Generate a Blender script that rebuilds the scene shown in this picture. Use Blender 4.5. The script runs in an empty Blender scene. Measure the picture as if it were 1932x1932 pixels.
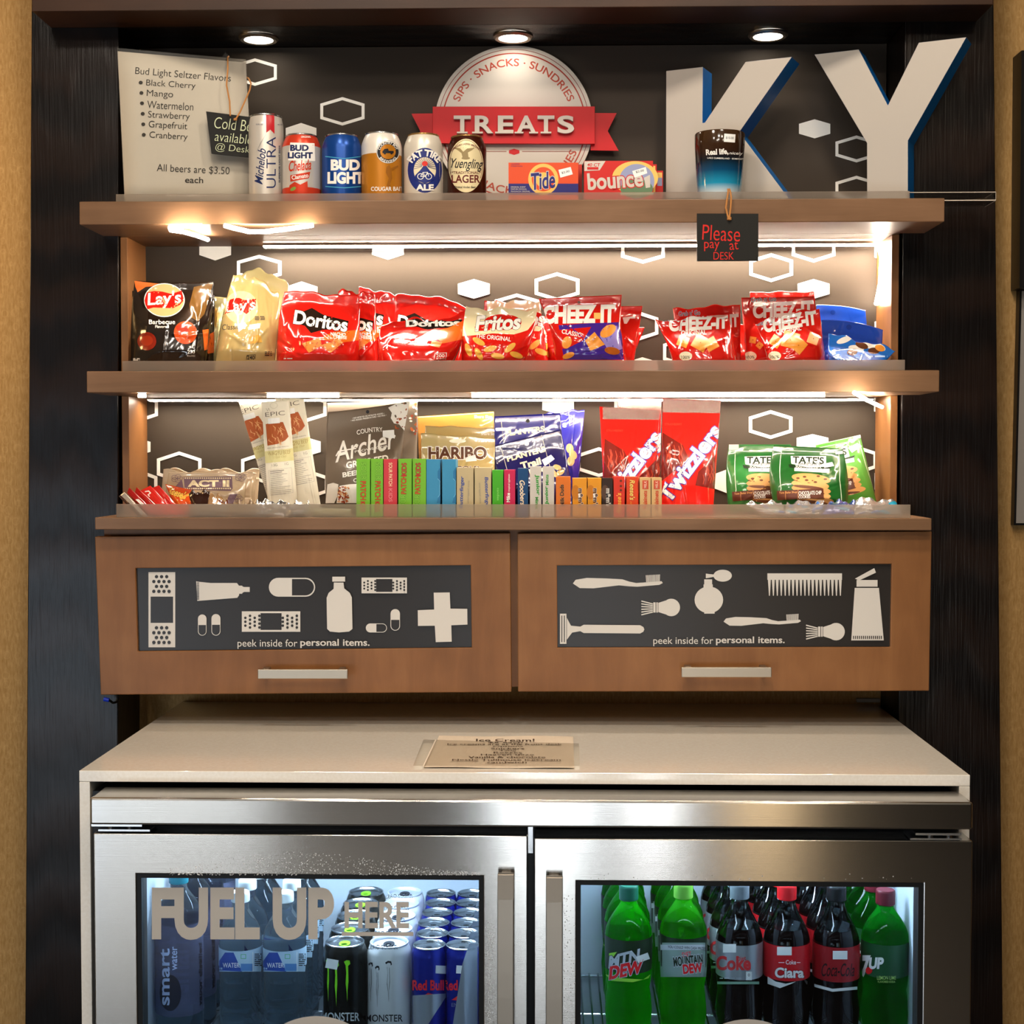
import bpy, bmesh, math, random
import numpy as np
from mathutils import Vector, Matrix, Euler, geometry
SC = bpy.context.scene
COL = SC.collection
R = math.radians

# ---------------------------------------------------------------- camera
F = 2900.0
CAM = np.array((0.0, -2.09, 1.34))
rot = Euler((math.pi / 2 - math.atan(106 / 2900), 0, math.atan(70 / 2900)))
cd = bpy.data.cameras.new('camera'); cam = bpy.data.objects.new('camera', cd); COL.objects.link(cam)
cam.location = CAM; cam.rotation_euler = rot
cd.sensor_width = 36; cd.lens = F / 1932 * 36; cd.clip_start = .02
SC.camera = cam
RM = np.array(rot.to_matrix()); RT, UP, FW = RM[:, 0], RM[:, 1], -RM[:, 2]

# ---------------------------------------------------------------- world, exposure, room lights and added fill
SC.view_settings.view_transform = 'Standard'; SC.view_settings.look = 'None'
SC.view_settings.gamma = 1; SC.view_settings.use_curve_mapping = False
SC.view_settings.exposure = -0.12
SC.cycles.use_denoising = True
SC.cycles.max_bounces = 10; SC.cycles.transparent_max_bounces = 16; SC.cycles.transmission_bounces = 10
SC.cycles.sample_clamp_indirect = 3
w = bpy.data.worlds.new('world'); SC.world = w; w.use_nodes = True
w.node_tree.nodes['Background'].inputs[0].default_value = (1, .82, .64, 1)
w.node_tree.nodes['Background'].inputs[1].default_value = 0.04


def area(name, loc, size, power, color, look):
    d = bpy.data.lights.new(name, 'AREA'); d.shape = 'RECTANGLE'; d.size, d.size_y = size
    d.energy = power; d.color = color
    o = bpy.data.objects.new(name, d); COL.objects.link(o); o.location = loc
    o.rotation_euler = (Vector(look) - Vector(loc)).to_track_quat('-Z', 'Y').to_euler()
    return o


# unseen ceiling fill, a spot for floor daylight, area lights added for reflections
for x, y, e, c in ((-.95, -1.5, 9.5, (1, .88, .75)), (-.62, -2.6, 8, (1, .88, .76)), (-.03, -1.35, 10, (1, .9, .8)), (-.25, -2.4, 7, (1, .88, .76)), (-.42, -.5, 11, (1, .87, .72)), (.35, -.5, 11, (1, .87, .72)), (.42, -1.5, 9, (1, .8, .58)), (.8, -2.7, 5, (1, .82, .62))):
    area('ceiling_fill_light', (x, y, 2.72), (.16, .16), e, c, (x * .3, .3, 1.1))  # ceiling lights put in as front fill; the nearest pair brightens the counter
area('reflection_light', (-.02, -4.3, .5), (.30, 1.0), 16, (.85, .93, 1), (-.02, 0, .7))  # area light added behind the camera for a bright band in the steel
area('reflection_light', (.42, -4.3, .5), (.14, 1.0), 8, (.9, .95, 1), (.42, 0, .7))  # narrower one, added for another band in the steel
area('reflection_light', (-1.5, -4.3, .3), (.7, .5), 7, (.85, .93, 1), (-.6, 0, .5))  # low light added to brighten the reflection at the hood's left end
area('reflection_light', (-2.45, -4.3, .45), (1.0, .85), 30, (.72, .85, 1), (-1.0, .4, .9))  # stands for the window at the left, added for the dark panel's bluish reflection
area('warm_reflection_light', (.85, -4.2, .5), (.24, 1.0), 4, (1, .72, .4), (.85, 0, .7))  # warm area light added for a warm band in the steel
d = bpy.data.lights.new('daylight_spot', 'SPOT'); d.energy = 4200; d.color = (.86, .93, 1); d.spot_size = R(40); d.spot_blend = .3; d.shadow_soft_size = .15  # added spot, stands in for daylight on the floor that the steel reflects
o = bpy.data.objects.new('daylight_spot', d); COL.objects.link(o); o.location = (-2.3, -2.9, 2.6)
o.rotation_euler = (Vector((-1.45, -2.8, 0)) - o.location).to_track_quat('-Z', 'Y').to_euler()
for nm, loc, e in (('wall_sconce', (-1.3, .25, 1.75), 5.5), ('wall_sconce', (1.5, .2, 1.35), 2.2)):
    d = bpy.data.lights.new(nm, 'POINT'); d.energy = e; d.color = (1, .6, .24); d.shadow_soft_size = .06
    o = bpy.data.objects.new(nm, d); COL.objects.link(o); o.location = loc


# ---------------------------------------------------------------- photo <-> place
def Un(p, Y):
    """points (N,2) of the photograph -> points of the place at depth Y (scalar or N)"""
    p = np.atleast_2d(np.asarray(p, float))
    d = FW + np.outer((p[:, 0] - 966) / F, RT) - np.outer((p[:, 1] - 966) / F, UP)
    return CAM + d * ((Y - CAM[1]) / d[:, 1])[:, None]


def U1(px, py, Y): return Un([(px, py)], Y)[0]


def Pj(v):
    v = np.atleast_2d(v) - CAM
    z = v @ FW
    return np.stack((966 + F * (v @ RT) / z, 966 - F * (v @ UP) / z), 1)


def pyz(px, Y, z):
    """image row where height z lies at depth Y above/below column px"""
    x = U1(px, 860, Y)[0]
    return Pj((x, Y, z))[0][1]


# ---------------------------------------------------------------- materials
def lin(h):
    h = h.lstrip('#'); c = [int(h[i:i + 2], 16) / 255 for i in (0, 2, 4)]
    return tuple(x / 12.92 if x <= .04045 else ((x + .055) / 1.055) ** 2.4 for x in c) + (1,)


MATS = {}


def mat(h, r=.5, metal=0, coat=0, tr=0, ior=1.45, em=0, spec=.3, nm=None):
    k = nm or f'paint_{h.lstrip("#")}_{r}_{metal}_{coat}_{tr}_{em}_{ior}'
    if k in MATS: return MATS[k]
    m = bpy.data.materials.new(k); m.use_nodes = True
    b = m.node_tree.nodes['Principled BSDF']; I = b.inputs
    I['Base Color'].default_value = lin(h); I['Roughness'].default_value = r; I['Metallic'].default_value = metal
    I['Coat Weight'].default_value = coat; I['Coat Roughness'].default_value = .08
    I['Transmission Weight'].default_value = tr; I['IOR'].default_value = ior; I['Specular IOR Level'].default_value = spec
    if em: I['Emission Color'].default_value = lin(h); I['Emission Strength'].default_value = em
    MATS[k] = m
    return m


class NT:
    """tiny node-tree helper around one material"""
    def __init__(s, name, h, r=.5, **k):
        s.m = mat(h, r, nm=name, **k); s.t = s.m.node_tree; s.b = s.t.nodes['Principled BSDF']
        s.tc = s.t.nodes.new('ShaderNodeTexCoord')

    def n(s, ty, **k):
        x = s.t.nodes.new('ShaderNode' + ty)
        for a, v in k.items():
            if a in x.inputs: x.inputs[a].default_value = v
            else: setattr(x, a, v)
        return x

    def l(s, a, b): s.t.links.new(a, b)

    def mp(s, scale, rotz=(0, 0, 0)):
        x = s.n('Mapping'); x.inputs['Scale'].default_value = scale; x.inputs['Rotation'].default_value = rotz
        s.l(s.tc.outputs['Object'], x.inputs[0]); return x.outputs[0]

    def noise(s, vec, scale, detail=4, rough=.55, dist=0):
        x = s.n('TexNoise'); s.l(vec, x.inputs['Vector'])
        x.inputs['Scale'].default_value = scale; x.inputs['Detail'].default_value = detail
        x.inputs['Roughness'].default_value = rough; x.inputs['Distortion'].default_value = dist
        return x.outputs['Fac']

    def ramp(s, f, stops):
        x = s.n('ValToRGB'); e = x.color_ramp.elements
        while len(e) < len(stops): e.new(.5)
        for q, (p, c) in zip(e, stops): q.position = p; q.color = lin(c) if isinstance(c, str) else (c, c, c, 1)
        s.l(f, x.inputs[0]); return x.outputs[0]

    def bump(s, h, strength, dist=.001):
        x = s.n('Bump'); x.inputs['Strength'].default_value = strength; x.inputs['Distance'].default_value = dist
        s.l(h, x.inputs['Height']); s.l(x.outputs[0], s.b.inputs['Normal'])


def wood(name, c0, c1, c2, r=.4, horiz=True):
    t = NT(name, c1, r, coat=.0)
    v = t.mp((2, 8, 26) if horiz else (18, 8, 3))
    f = t.noise(v, 1.6, 6, .6, .6)
    g = t.noise(t.mp((3, 3, 3)), 2.2, 3)
    mx = t.n('Mix'); mx.data_type = 'FLOAT'; mx.inputs[0].default_value = .55
    t.l(f, mx.inputs[2]); t.l(g, mx.inputs[3])
    t.l(t.ramp(mx.outputs[0], [(.3, c0), (.5, c1), (.7, c2)]), t.b.inputs['Base Color'])
    t.bump(t.noise(t.mp((6, 30, 160) if horiz else (160, 30, 6)), 3, 3), .12, .0006)
    return t.m


WOOD = wood('maple_stain', '#5f442d', '#72543b', '#846349', .38)
WOODV = wood('maple_stain_door', '#6d4624', '#7e532e', '#8d6139', .4, False)


def espresso():
    t = NT('espresso_veneer', '#100905', .3, spec=.3)
    v = t.mp((5, 5, 1.4))
    n = t.noise(v, 2.0, 2, .5, .4)
    w_ = t.n('TexWave', wave_type='RINGS'); w_.inputs['Scale'].default_value = 1.6; w_.inputs['Distortion'].default_value = 6
    w_.inputs['Detail'].default_value = 3; w_.inputs['Detail Scale'].default_value = 1.2
    t.l(v, w_.inputs['Vector'])
    t.l(t.ramp(w_.outputs['Fac'], [(.1, '#080403'), (.8, '#170d08')]), t.b.inputs['Base Color'])
    f = t.noise(t.mp((140, 60, 5)), 2, 4)
    mx = t.n('Mix'); mx.data_type = 'FLOAT'; mx.inputs[0].default_value = .4
    t.l(w_.outputs['Fac'], mx.inputs[2]); t.l(f, mx.inputs[3])
    t.bump(mx.outputs[0], .38, .0025)
    return t.m


ESP = espresso()


def wallpaper(name, c0, c1, c2):
    t = NT(name, c1, .75)
    f = t.noise(t.mp((260, 260, 60)), 1, 3, .6)
    g = t.noise(t.mp((70, 70, 70)), 1, 2)
    vo = t.n('TexVoronoi', feature='F1'); vo.inputs['Scale'].default_value = 55
    vo.inputs['Randomness'].default_value = .55
    t.l(t.mp((1, 0, 1)), vo.inputs['Vector'])
    rg = t.ramp(vo.outputs['Distance'], [(.30, 0), (.36, .9), (.42, 0)])
    ad = t.n('Mix'); ad.data_type = 'FLOAT'; ad.inputs[0].default_value = .12
    t.l(f, ad.inputs[2]); t.l(rg, ad.inputs[3])
    t.l(t.ramp(ad.outputs[0], [(.25, c0), (.45, c1), (.68, c2)]), t.b.inputs['Base Color'])
    t.bump(ad.outputs[0], .3, .001)
    return t.m


WALLP = wallpaper('wallpaper_gold', '#98743f', '#a88450', '#ba965f')


def steel(name, r=.2):
    """horizontally brushed steel: fine scratches spread reflections up and down"""
    t = NT(name, '#bcb9b4', r, metal=1)
    t.bump(t.noise(t.mp((2.5, 2.5, 1100)), 1, 2, .6), .12, .0003)
    tg = t.n('Tangent', direction_type='RADIAL', axis='Z')
    t.b.inputs['Anisotropic'].default_value = .9; t.b.inputs['Anisotropic Rotation'].default_value = .25
    t.l(tg.outputs[0], t.b.inputs['Tangent'])
    return t.m


STEEL = steel('brushed_steel')
NICKEL = mat('#a59a8a', .4, 1, nm='satin_nickel')
ALU = mat('#c8cacc', .22, 1, nm='aluminium')
BLACK = mat('#060606', .5, nm='black_rubber')
WHITE = mat('#e9e6df', .5, nm='white_print')


def arch_glass(name, tint='#ffffff', ior=1.42, rough=.04):
    m = bpy.data.materials.new(name); m.use_nodes = True; t = m.node_tree
    for n in list(t.nodes): t.nodes.remove(n)
    o = t.nodes.new('ShaderNodeOutputMaterial'); a = t.nodes.new('ShaderNodeBsdfTransparent'); a.inputs[0].default_value = lin(tint)
    g = t.nodes.new('ShaderNodeBsdfGlossy'); g.inputs['Roughness'].default_value = rough
    fr = t.nodes.new('ShaderNodeFresnel'); fr.inputs[0].default_value = ior
    mx = t.nodes.new('ShaderNodeMixShader')
    t.links.new(fr.outputs[0], mx.inputs[0]); t.links.new(a.outputs[0], mx.inputs[1]); t.links.new(g.outputs[0], mx.inputs[2])
    t.links.new(mx.outputs[0], o.inputs[0])
    return m


GLASS = arch_glass('door_glass', '#b4c0c4')
CLEAR = arch_glass('clear_film', '#f4f3f0', 1.2, .14)


def frosted():
    m = bpy.data.materials.new('frosted_acrylic'); m.use_nodes = True; t = m.node_tree
    for n in list(t.nodes): t.nodes.remove(n)
    o = t.nodes.new('ShaderNodeOutputMaterial')
    a = t.nodes.new('ShaderNodeBsdfRefraction'); a.inputs['Roughness'].default_value = .27; a.inputs['IOR'].default_value = 1.15
    b = t.nodes.new('ShaderNodeBsdfPrincipled'); b.inputs['Base Color'].default_value = lin('#cdbfae'); b.inputs['Roughness'].default_value = .3
    c = t.nodes.new('ShaderNodeBsdfTranslucent'); c.inputs[0].default_value = lin('#d8cbbb')
    m1 = t.nodes.new('ShaderNodeMixShader'); m1.inputs[0].default_value = .7
    m2 = t.nodes.new('ShaderNodeMixShader'); m2.inputs[0].default_value = .40
    t.links.new(b.outputs[0], m1.inputs[1]); t.links.new(c.outputs[0], m1.inputs[2])
    t.links.new(a.outputs[0], m2.inputs[1]); t.links.new(m1.outputs[0], m2.inputs[2])
    t.links.new(m2.outputs[0], o.inputs[0])
    return m


FROST = frosted()


def soda(h, k=.3):
    m = bpy.data.materials.new('soda_' + h[1:]); m.use_nodes = True; t = m.node_tree; b = t.nodes['Principled BSDF']; o = t.nodes['Material Output']
    b.inputs['Base Color'].default_value = lin(h); b.inputs['Transmission Weight'].default_value = 1; b.inputs['Roughness'].default_value = .04; b.inputs['IOR'].default_value = 1.22
    c = t.nodes.new('ShaderNodeBsdfTranslucent'); c.inputs[0].default_value = lin(h)
    mx = t.nodes.new('ShaderNodeMixShader'); mx.inputs[0].default_value = k
    t.links.new(b.outputs[0], mx.inputs[1]); t.links.new(c.outputs[0], mx.inputs[2]); t.links.new(mx.outputs[0], o.inputs[0])
    return m



# ---------------------------------------------------------------- mesh builder
def tag(o, label=None, cat=None, group=None, kind=None):
    if label: o['label'] = label
    if cat: o['category'] = cat
    if group: o['group'] = group
    if kind: o['kind'] = kind
    return o


def thing(name, label, cat, loc, group=None):
    o = bpy.data.objects.new(name, None); COL.objects.link(o); o.location = loc
    o.empty_display_size = .02
    return tag(o, label, cat, group)


class B:
    def __init__(s): s.v = []; s.f = []; s.m = []; s.mats = []; s.sm = []; s.nv = 0

    def add(s, verts, faces, mt, smooth=False):
        if mt not in s.mats: s.mats.append(mt)
        i = s.mats.index(mt); b = s.nv
        verts = np.asarray(verts, float).reshape(-1, 3); s.v.append(verts); s.nv += len(verts)
        for f in faces: s.f.append([b + k for k in f]); s.m.append(i); s.sm.append(smooth)
        return s

    def box(s, x0, x1, y0, y1, z0, z1, mt):
        v = [(x, y, z) for z in (z0, z1) for y in (y0, y1) for x in (x0, x1)]
        return s.add(v, [(0, 2, 3, 1), (4, 5, 7, 6), (0, 1, 5, 4), (2, 6, 7, 3), (0, 4, 6, 2), (1, 3, 7, 5)], mt)

    def hexa(s, fr, back, mt):
        """fr: 4 front corners BL BR TR TL; back: 4 back corners or an offset vector"""
        fr = np.asarray(fr, float); bk = np.asarray(back, float)
        if bk.ndim == 1: bk = fr + bk
        return s.add(np.vstack((fr, bk)), [(0, 1, 2, 3), (5, 4, 7, 6), (4, 0, 3, 7), (1, 5, 6, 2), (3, 2, 6, 7), (4, 5, 1, 0)], mt)

    def lathe(s, prof, cx, cy, z0, mt, seg=32, a0=0):
        """prof: (r, z[, material]) from bottom to top; a material on a point colours the band that ends there"""
        a = np.linspace(0, 2 * math.pi, seg, endpoint=False) + a0
        for (p, q) in zip(prof[:-1], prof[1:]):
            m_ = q[2] if len(q) > 2 else mt
            v = []
            for (r_, z_) in ((p[0], p[1]), (q[0], q[1])):
                v += [(cx + r_ * math.cos(t), cy + r_ * math.sin(t), z0 + z_) for t in a]
            s.add(v, [(i, (i + 1) % seg, seg + (i + 1) % seg, seg + i) for i in range(seg)], m_, True)
        return s

    def disc(s, cx, cy, z, r, mt, seg=32, up=True):
        v = [(cx + r * math.cos(t), cy + r * math.sin(t), z) for t in np.linspace(0, 2 * math.pi, seg, endpoint=False)]
        return s.add(v, [tuple(range(seg)) if up else tuple(range(seg))[::-1]], mt)

    def tube(s, pts, r, mt, seg=8, cap=True):
        pts = [Vector(p) for p in pts]; v = []; f = []; n = len(pts)
        prev = None
        for i, p in enumerate(pts):
            t = (pts[min(i + 1, n - 1)] - pts[max(i - 1, 0)]).normalized()
            u = (prev - t * prev.dot(t)) if prev is not None else t.orthogonal()
            u.normalize(); prev = u; w_ = t.cross(u)
            rr = r[i] if isinstance(r, (list, tuple)) else r
            for k in range(seg):
                a = 2 * math.pi * k / seg; q = p + (u * math.cos(a) + w_ * math.sin(a)) * rr; v.append(tuple(q))
        for i in range(n - 1):
            for k in range(seg): f.append((i * seg + k, i * seg + (k + 1) % seg, (i + 1) * seg + (k + 1) % seg, (i + 1) * seg + k))
        if cap: f.append(tuple(range(seg))[::-1]); f.append(tuple(range((n - 1) * seg, n * seg)))
        return s.add(v, f, mt, True)

    def slab(s, fr, back, mt, side=None):
        """a closed outline (N,3) extruded by the vector back; sides may take another material"""
        fr = np.asarray(fr, float); n = len(fr); bk = fr + np.asarray(back, float)
        tri = geometry.tessellate_polygon([[Vector(p) for p in fr]])
        s.add(fr, [t for t in tri], mt); s.add(bk, [t[::-1] for t in tri], side or mt)
        v = np.vstack((fr, bk))
        s.add(v, [(i, (i + 1) % n, n + (i + 1) % n, n + i) for i in range(n)], side or mt)
        return s

    def build(s, name, parent=None, origin=None, bev=0, weld=True, ang=40):
        me = bpy.data.meshes.new(name)
        v = np.vstack(s.v) if s.v else np.zeros((0, 3))
        o = np.array(parent_loc(parent)) if parent else (np.array(origin) if origin is not None else None)
        if o is None:
            lo, hi = v.min(0), v.max(0); o = np.array(((lo[0] + hi[0]) / 2, (lo[1] + hi[1]) / 2, lo[2]))
        me.from_pydata((v - o).tolist(), [], s.f)
        for m_ in s.mats: me.materials.append(m_)
        me.polygons.foreach_set('material_index', s.m); me.polygons.foreach_set('use_smooth', s.sm)
        bm = bmesh.new(); bm.from_mesh(me)
        if weld: bmesh.ops.remove_doubles(bm, verts=bm.verts, dist=1e-6)
        bmesh.ops.recalc_face_normals(bm, faces=bm.faces)
        bm.to_mesh(me); bm.free()
        if any(s.sm): me.set_sharp_from_angle(angle=R(ang))
        ob = bpy.data.objects.new(name, me); COL.objects.link(ob)
        if parent: ob.parent = parent
        else: ob.location = o
        if bev:
            md = ob.modifiers.new('edge', 'BEVEL'); md.width = bev; md.segments = 2; md.limit_method = 'ANGLE'
        return ob


def parent_loc(p):
    l = Vector(p.location)
    while p.parent: p = p.parent; l += p.location
    return tuple(l)


# ---------------------------------------------------------------- prints (lettering and graphics that lie on a surface)
_G = {}


def glyph(text, bold=0.0):
    k = (text, round(bold, 4))
    if k not in _G:
        c = bpy.data.curves.new('t', 'FONT'); c.body = text; c.resolution_u = 5; c.offset = bold
        o = bpy.data.objects.new('t', c); m_ = o.to_mesh()
        v = np.array([x.co[:2] for x in m_.vertices]).reshape(-1, 2); f = [tuple(p.vertices) for p in m_.polygons]
        o.to_mesh_clear(); bpy.data.objects.remove(o); bpy.data.curves.remove(c)
        _G[k] = (v, f)
    return _G[k]


class Pr:
    """layers of flat shapes in the photograph's frame (through a crop's offset and scale), printed on a surface later"""
    def __init__(s, ox=0, oy=0, sc=1.): s.ox, s.oy, s.sc = ox, oy, sc; s.L = []

    def fr(s, ox, oy, sc): s.ox, s.oy, s.sc = ox, oy, sc; return s

    def _a(s, v, f, m_, z=0):
        v = np.asarray(v, float).reshape(-1, 2)
        s.L.append((v / s.sc + (s.ox, s.oy), f, m_)); return s

    def poly(s, pts, m_):
        tri = geometry.tessellate_polygon([[Vector((x, -y, 0)) for x, y in pts]])
        return s._a(pts, tri, m_)

    def rect(s, x0, y0, x1, y1, m_, rot=0):
        cx, cy = (x0 + x1) / 2, (y0 + y1) / 2; c, q = math.cos(R(rot)), math.sin(R(rot))
        p = [(cx + (x - cx) * c - (y - cy) * q, cy + (x - cx) * q + (y - cy) * c) for x, y in ((x0, y0), (x1, y0), (x1, y1), (x0, y1))]
        return s._a(p, [(0, 1, 2, 3)], m_)

    def ell(s, cx, cy, rx, ry, m_, n=28, rot=0):
        c, q = math.cos(R(rot)), math.sin(R(rot)); p = []
        for k in range(n):
            x, y = rx * math.cos(2 * math.pi * k / n), ry * math.sin(2 * math.pi * k / n)
            p.append((cx + x * c - y * q, cy + x * q + y * c))
        return s._a(p, [tuple(range(n))], m_)

    def ring(s, cx, cy, rx, ry, wd, m_, n=48, a0=0, a1=360):
        p = []; t = [R(a0 + (a1 - a0) * k / n) for k in range(n + 1)]
        for a in t: p += [(cx + rx * math.cos(a), cy + ry * math.sin(a)), (cx + (rx - wd) * math.cos(a), cy + (ry - wd) * math.sin(a))]
        return s._a(p, [(2 * k, 2 * k + 2, 2 * k + 3, 2 * k + 1) for k in range(n)], m_)

    def line(s, pts, wd, m_, closed=False):
        pts = [Vector(p) for p in pts]; n = len(pts); v = []
        for i in range(n):
            a = pts[i - 1] if (i or closed) else pts[i]; b = pts[(i + 1) % n] if (i < n - 1 or closed) else pts[i]
            d1 = (pts[i] - a); d2 = (b - pts[i])
            d1 = d1.normalized() if d1.length > 1e-9 else d2.normalized(); d2 = d2.normalized() if d2.length > 1e-9 else d1
            t = (d1 + d2); t = t.normalized() if t.length > 1e-6 else d1
            nn = Vector((-t.y, t.x)); k = max(.4, nn.dot(Vector((-d1.y, d1.x))))
            ww = wd[i] if isinstance(wd, (list, tuple)) else wd
            v += [tuple(pts[i] + nn * ww / 2 / k), tuple(pts[i] - nn * ww / 2 / k)]
        f = [(2 * i, 2 * i + 2, 2 * i + 3, 2 * i + 1) for i in range(n - 1)]
        if closed: f.append((2 * n - 2, 0, 1, 2 * n - 1))
        return s._a(v, f, m_)

    def txt(s, text, cx, cy, w_, h, m_, rot=0, bold=.01, shear=0, ol=None, bend=0):
        """text whose ink box is w_ x h around (cx, cy); ol=(material, extra boldness) draws an outline under it"""
        v0, f0 = glyph(text, bold)
        if not len(v0): return s
        lo, hi = v0.min(0), v0.max(0); ex = np.maximum(hi - lo, 1e-6); c, q = math.cos(R(rot)), math.sin(R(rot))

        def place(v):
            u = (v - (lo + hi) / 2) / ex
            x = u[:, 0] * w_ + shear * u[:, 1] * h; y = -u[:, 1] * h + bend * (u[:, 0] * 2) ** 2
            return np.stack((cx + x * c - y * q, cy + x * q + y * c), 1)
        if ol:
            v1, f1 = glyph(text, bold + ol[1]); s._a(place(v1), f1, ol[0])
        return s._a(place(v0), f0, m_)

    def arc(s, text, cx, cy, r, a0, a1, h, m_, bold=.01, flip=False):
        """text along a circle, angles in degrees clockwise from twelve o'clock"""
        v0, f0 = glyph(text, bold); lo, hi = v0.min(0), v0.max(0); ex = hi - lo
        u = (v0 - lo) / ex; a = np.radians(a0 + (a1 - a0) * u[:, 0])
        rr = r + (u[:, 1] - .5) * h * (-1 if flip else 1)
        return s._a(np.stack((cx + rr * np.sin(a), cy - rr * np.cos(a)), 1), f0, m_)

    def scrib(s, x0, y0, x1, y1, rows, m_, wd, seed=1, rot=0):
        """lines of print too small to read"""
        rg = random.Random(seed)
        for i in range(rows):
            y = y0 + (y1 - y0) * (i + .5) / rows; x = x0
            while x < x1:
                l = min(rg.uniform(2, 7) * wd, x1 - x)
                s.rect(x, y - wd / 2, x + l, y + wd / 2, m_); x += l + wd * 1.3
        return s

    def onto_grid(s, b, bag, n, eps=.0003):
        """print on a pouch, cut along the pouch's own mesh lines so that it lies on every fold"""
        nx, ny = n; a, t = np.meshgrid(np.linspace(0, 1, nx + 1), np.linspace(0, 1, ny + 1)); st = np.stack((a.ravel(), t.ravel()), 1)
        G = Un(bag.px(st), bag.fy(st)).reshape(ny + 1, nx + 1, 3)
        for i, (v, f, m_) in enumerate(s.L):
            u = bag.inv(v) * (nx, ny)
            bm = bmesh.new(); vs = [bm.verts.new((x, y, 0)) for x, y in u]
            for q in f:
                try: bm.faces.new([vs[k] for k in q])
                except ValueError: pass
            lo, hi = u.min(0), u.max(0)
            for ax in (0, 1):
                for g in range(int(lo[ax]) + 1, int(math.ceil(hi[ax] - 1e-6))):
                    bmesh.ops.bisect_plane(bm, geom=bm.verts[:] + bm.edges[:] + bm.faces[:], plane_co=(g if ax == 0 else 0, g if ax else 0, 0), plane_no=(1, 0, 0) if ax == 0 else (0, 1, 0))
            bm.verts.index_update(); u = np.array([x.co[:2] for x in bm.verts]); f = [[x.index for x in q.verts] for q in bm.faces]; bm.free()
            if not len(f): continue
            k = np.clip(u.astype(int), 0, (nx - 1, ny - 1)); w_ = u - k; p, q = w_[:, :1], w_[:, 1:]; I, J = k[:, 0], k[:, 1]
            P_ = G[J, I] * (1 - p) * (1 - q) + G[J, I + 1] * p * (1 - q) + G[J + 1, I + 1] * p * q + G[J + 1, I] * (1 - p) * q
            P_[:, 1] -= eps + i * .00003
            b.add(P_, f, m_, True)
        return b

    def onto(s, b, fmap, step=None, eps=.0003):
        for i, (v, f, m_) in enumerate(s.L):
            if step:
                bm = bmesh.new(); vs = [bm.verts.new((x, y, 0)) for x, y in v]
                for q in f:
                    try: bm.faces.new([vs[k] for k in q])
                    except ValueError: pass
                lo, hi = v.min(0), v.max(0)
                for ax in (0, 1):
                    n = (1, 0, 0) if ax == 0 else (0, 1, 0)
                    g = math.floor(lo[ax] / step + 1) * step
                    while g < hi[ax] - 1e-6:
                        bmesh.ops.bisect_plane(bm, geom=bm.verts[:] + bm.edges[:] + bm.faces[:], plane_co=(g if ax == 0 else 0, g if ax else 0, 0), plane_no=n)
                        g += step
                bm.verts.index_update()
                v = np.array([x.co[:2] for x in bm.verts]); f = [[x.index for x in q.verts] for q in bm.faces]; bm.free()
                if not len(f): continue
            b.add(fmap(v, eps + i * min(eps, .00004)), f, m_, bool(step))
        return b


def flat(Y): return lambda p, off: Un(p, Y - off)


def vplane(pa, Ya, pb, Yb):
    """upright plane through two image columns with their depths"""
    A, C_ = U1(pa, 860, Ya), U1(pb, 860, Yb)
    d = C_ - A; d[2] = 0; n = np.array((d[1], -d[0], 0)); n /= np.linalg.norm(n)
    if n[1] > 0: n = -n

    def f(p, off):
        p = np.atleast_2d(np.asarray(p, float)); dd = FW + np.outer((p[:, 0] - 966) / F, RT) - np.outer((p[:, 1] - 966) / F, UP)
        return CAM + dd * (((A - CAM) @ n) / (dd @ n))[:, None] + n * off
    f.n = n
    return f


def cyl(cx, cy, rz):
    """front of a round body; rz(z array) -> radius"""
    def f(p, off):
        Y = np.full(len(p), cy - .03)
        for _ in range(4):
            q = Un(p, Y); r_ = rz(q[:, 2]) + off
            x = np.clip(q[:, 0] - cx, -.985 * r_, .985 * r_); Y = cy - np.sqrt(r_ * r_ - x * x)
        q = Un(p, Y); q[:, 0] = cx + x; q[:, 1] = Y
        return q
    return f


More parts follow.
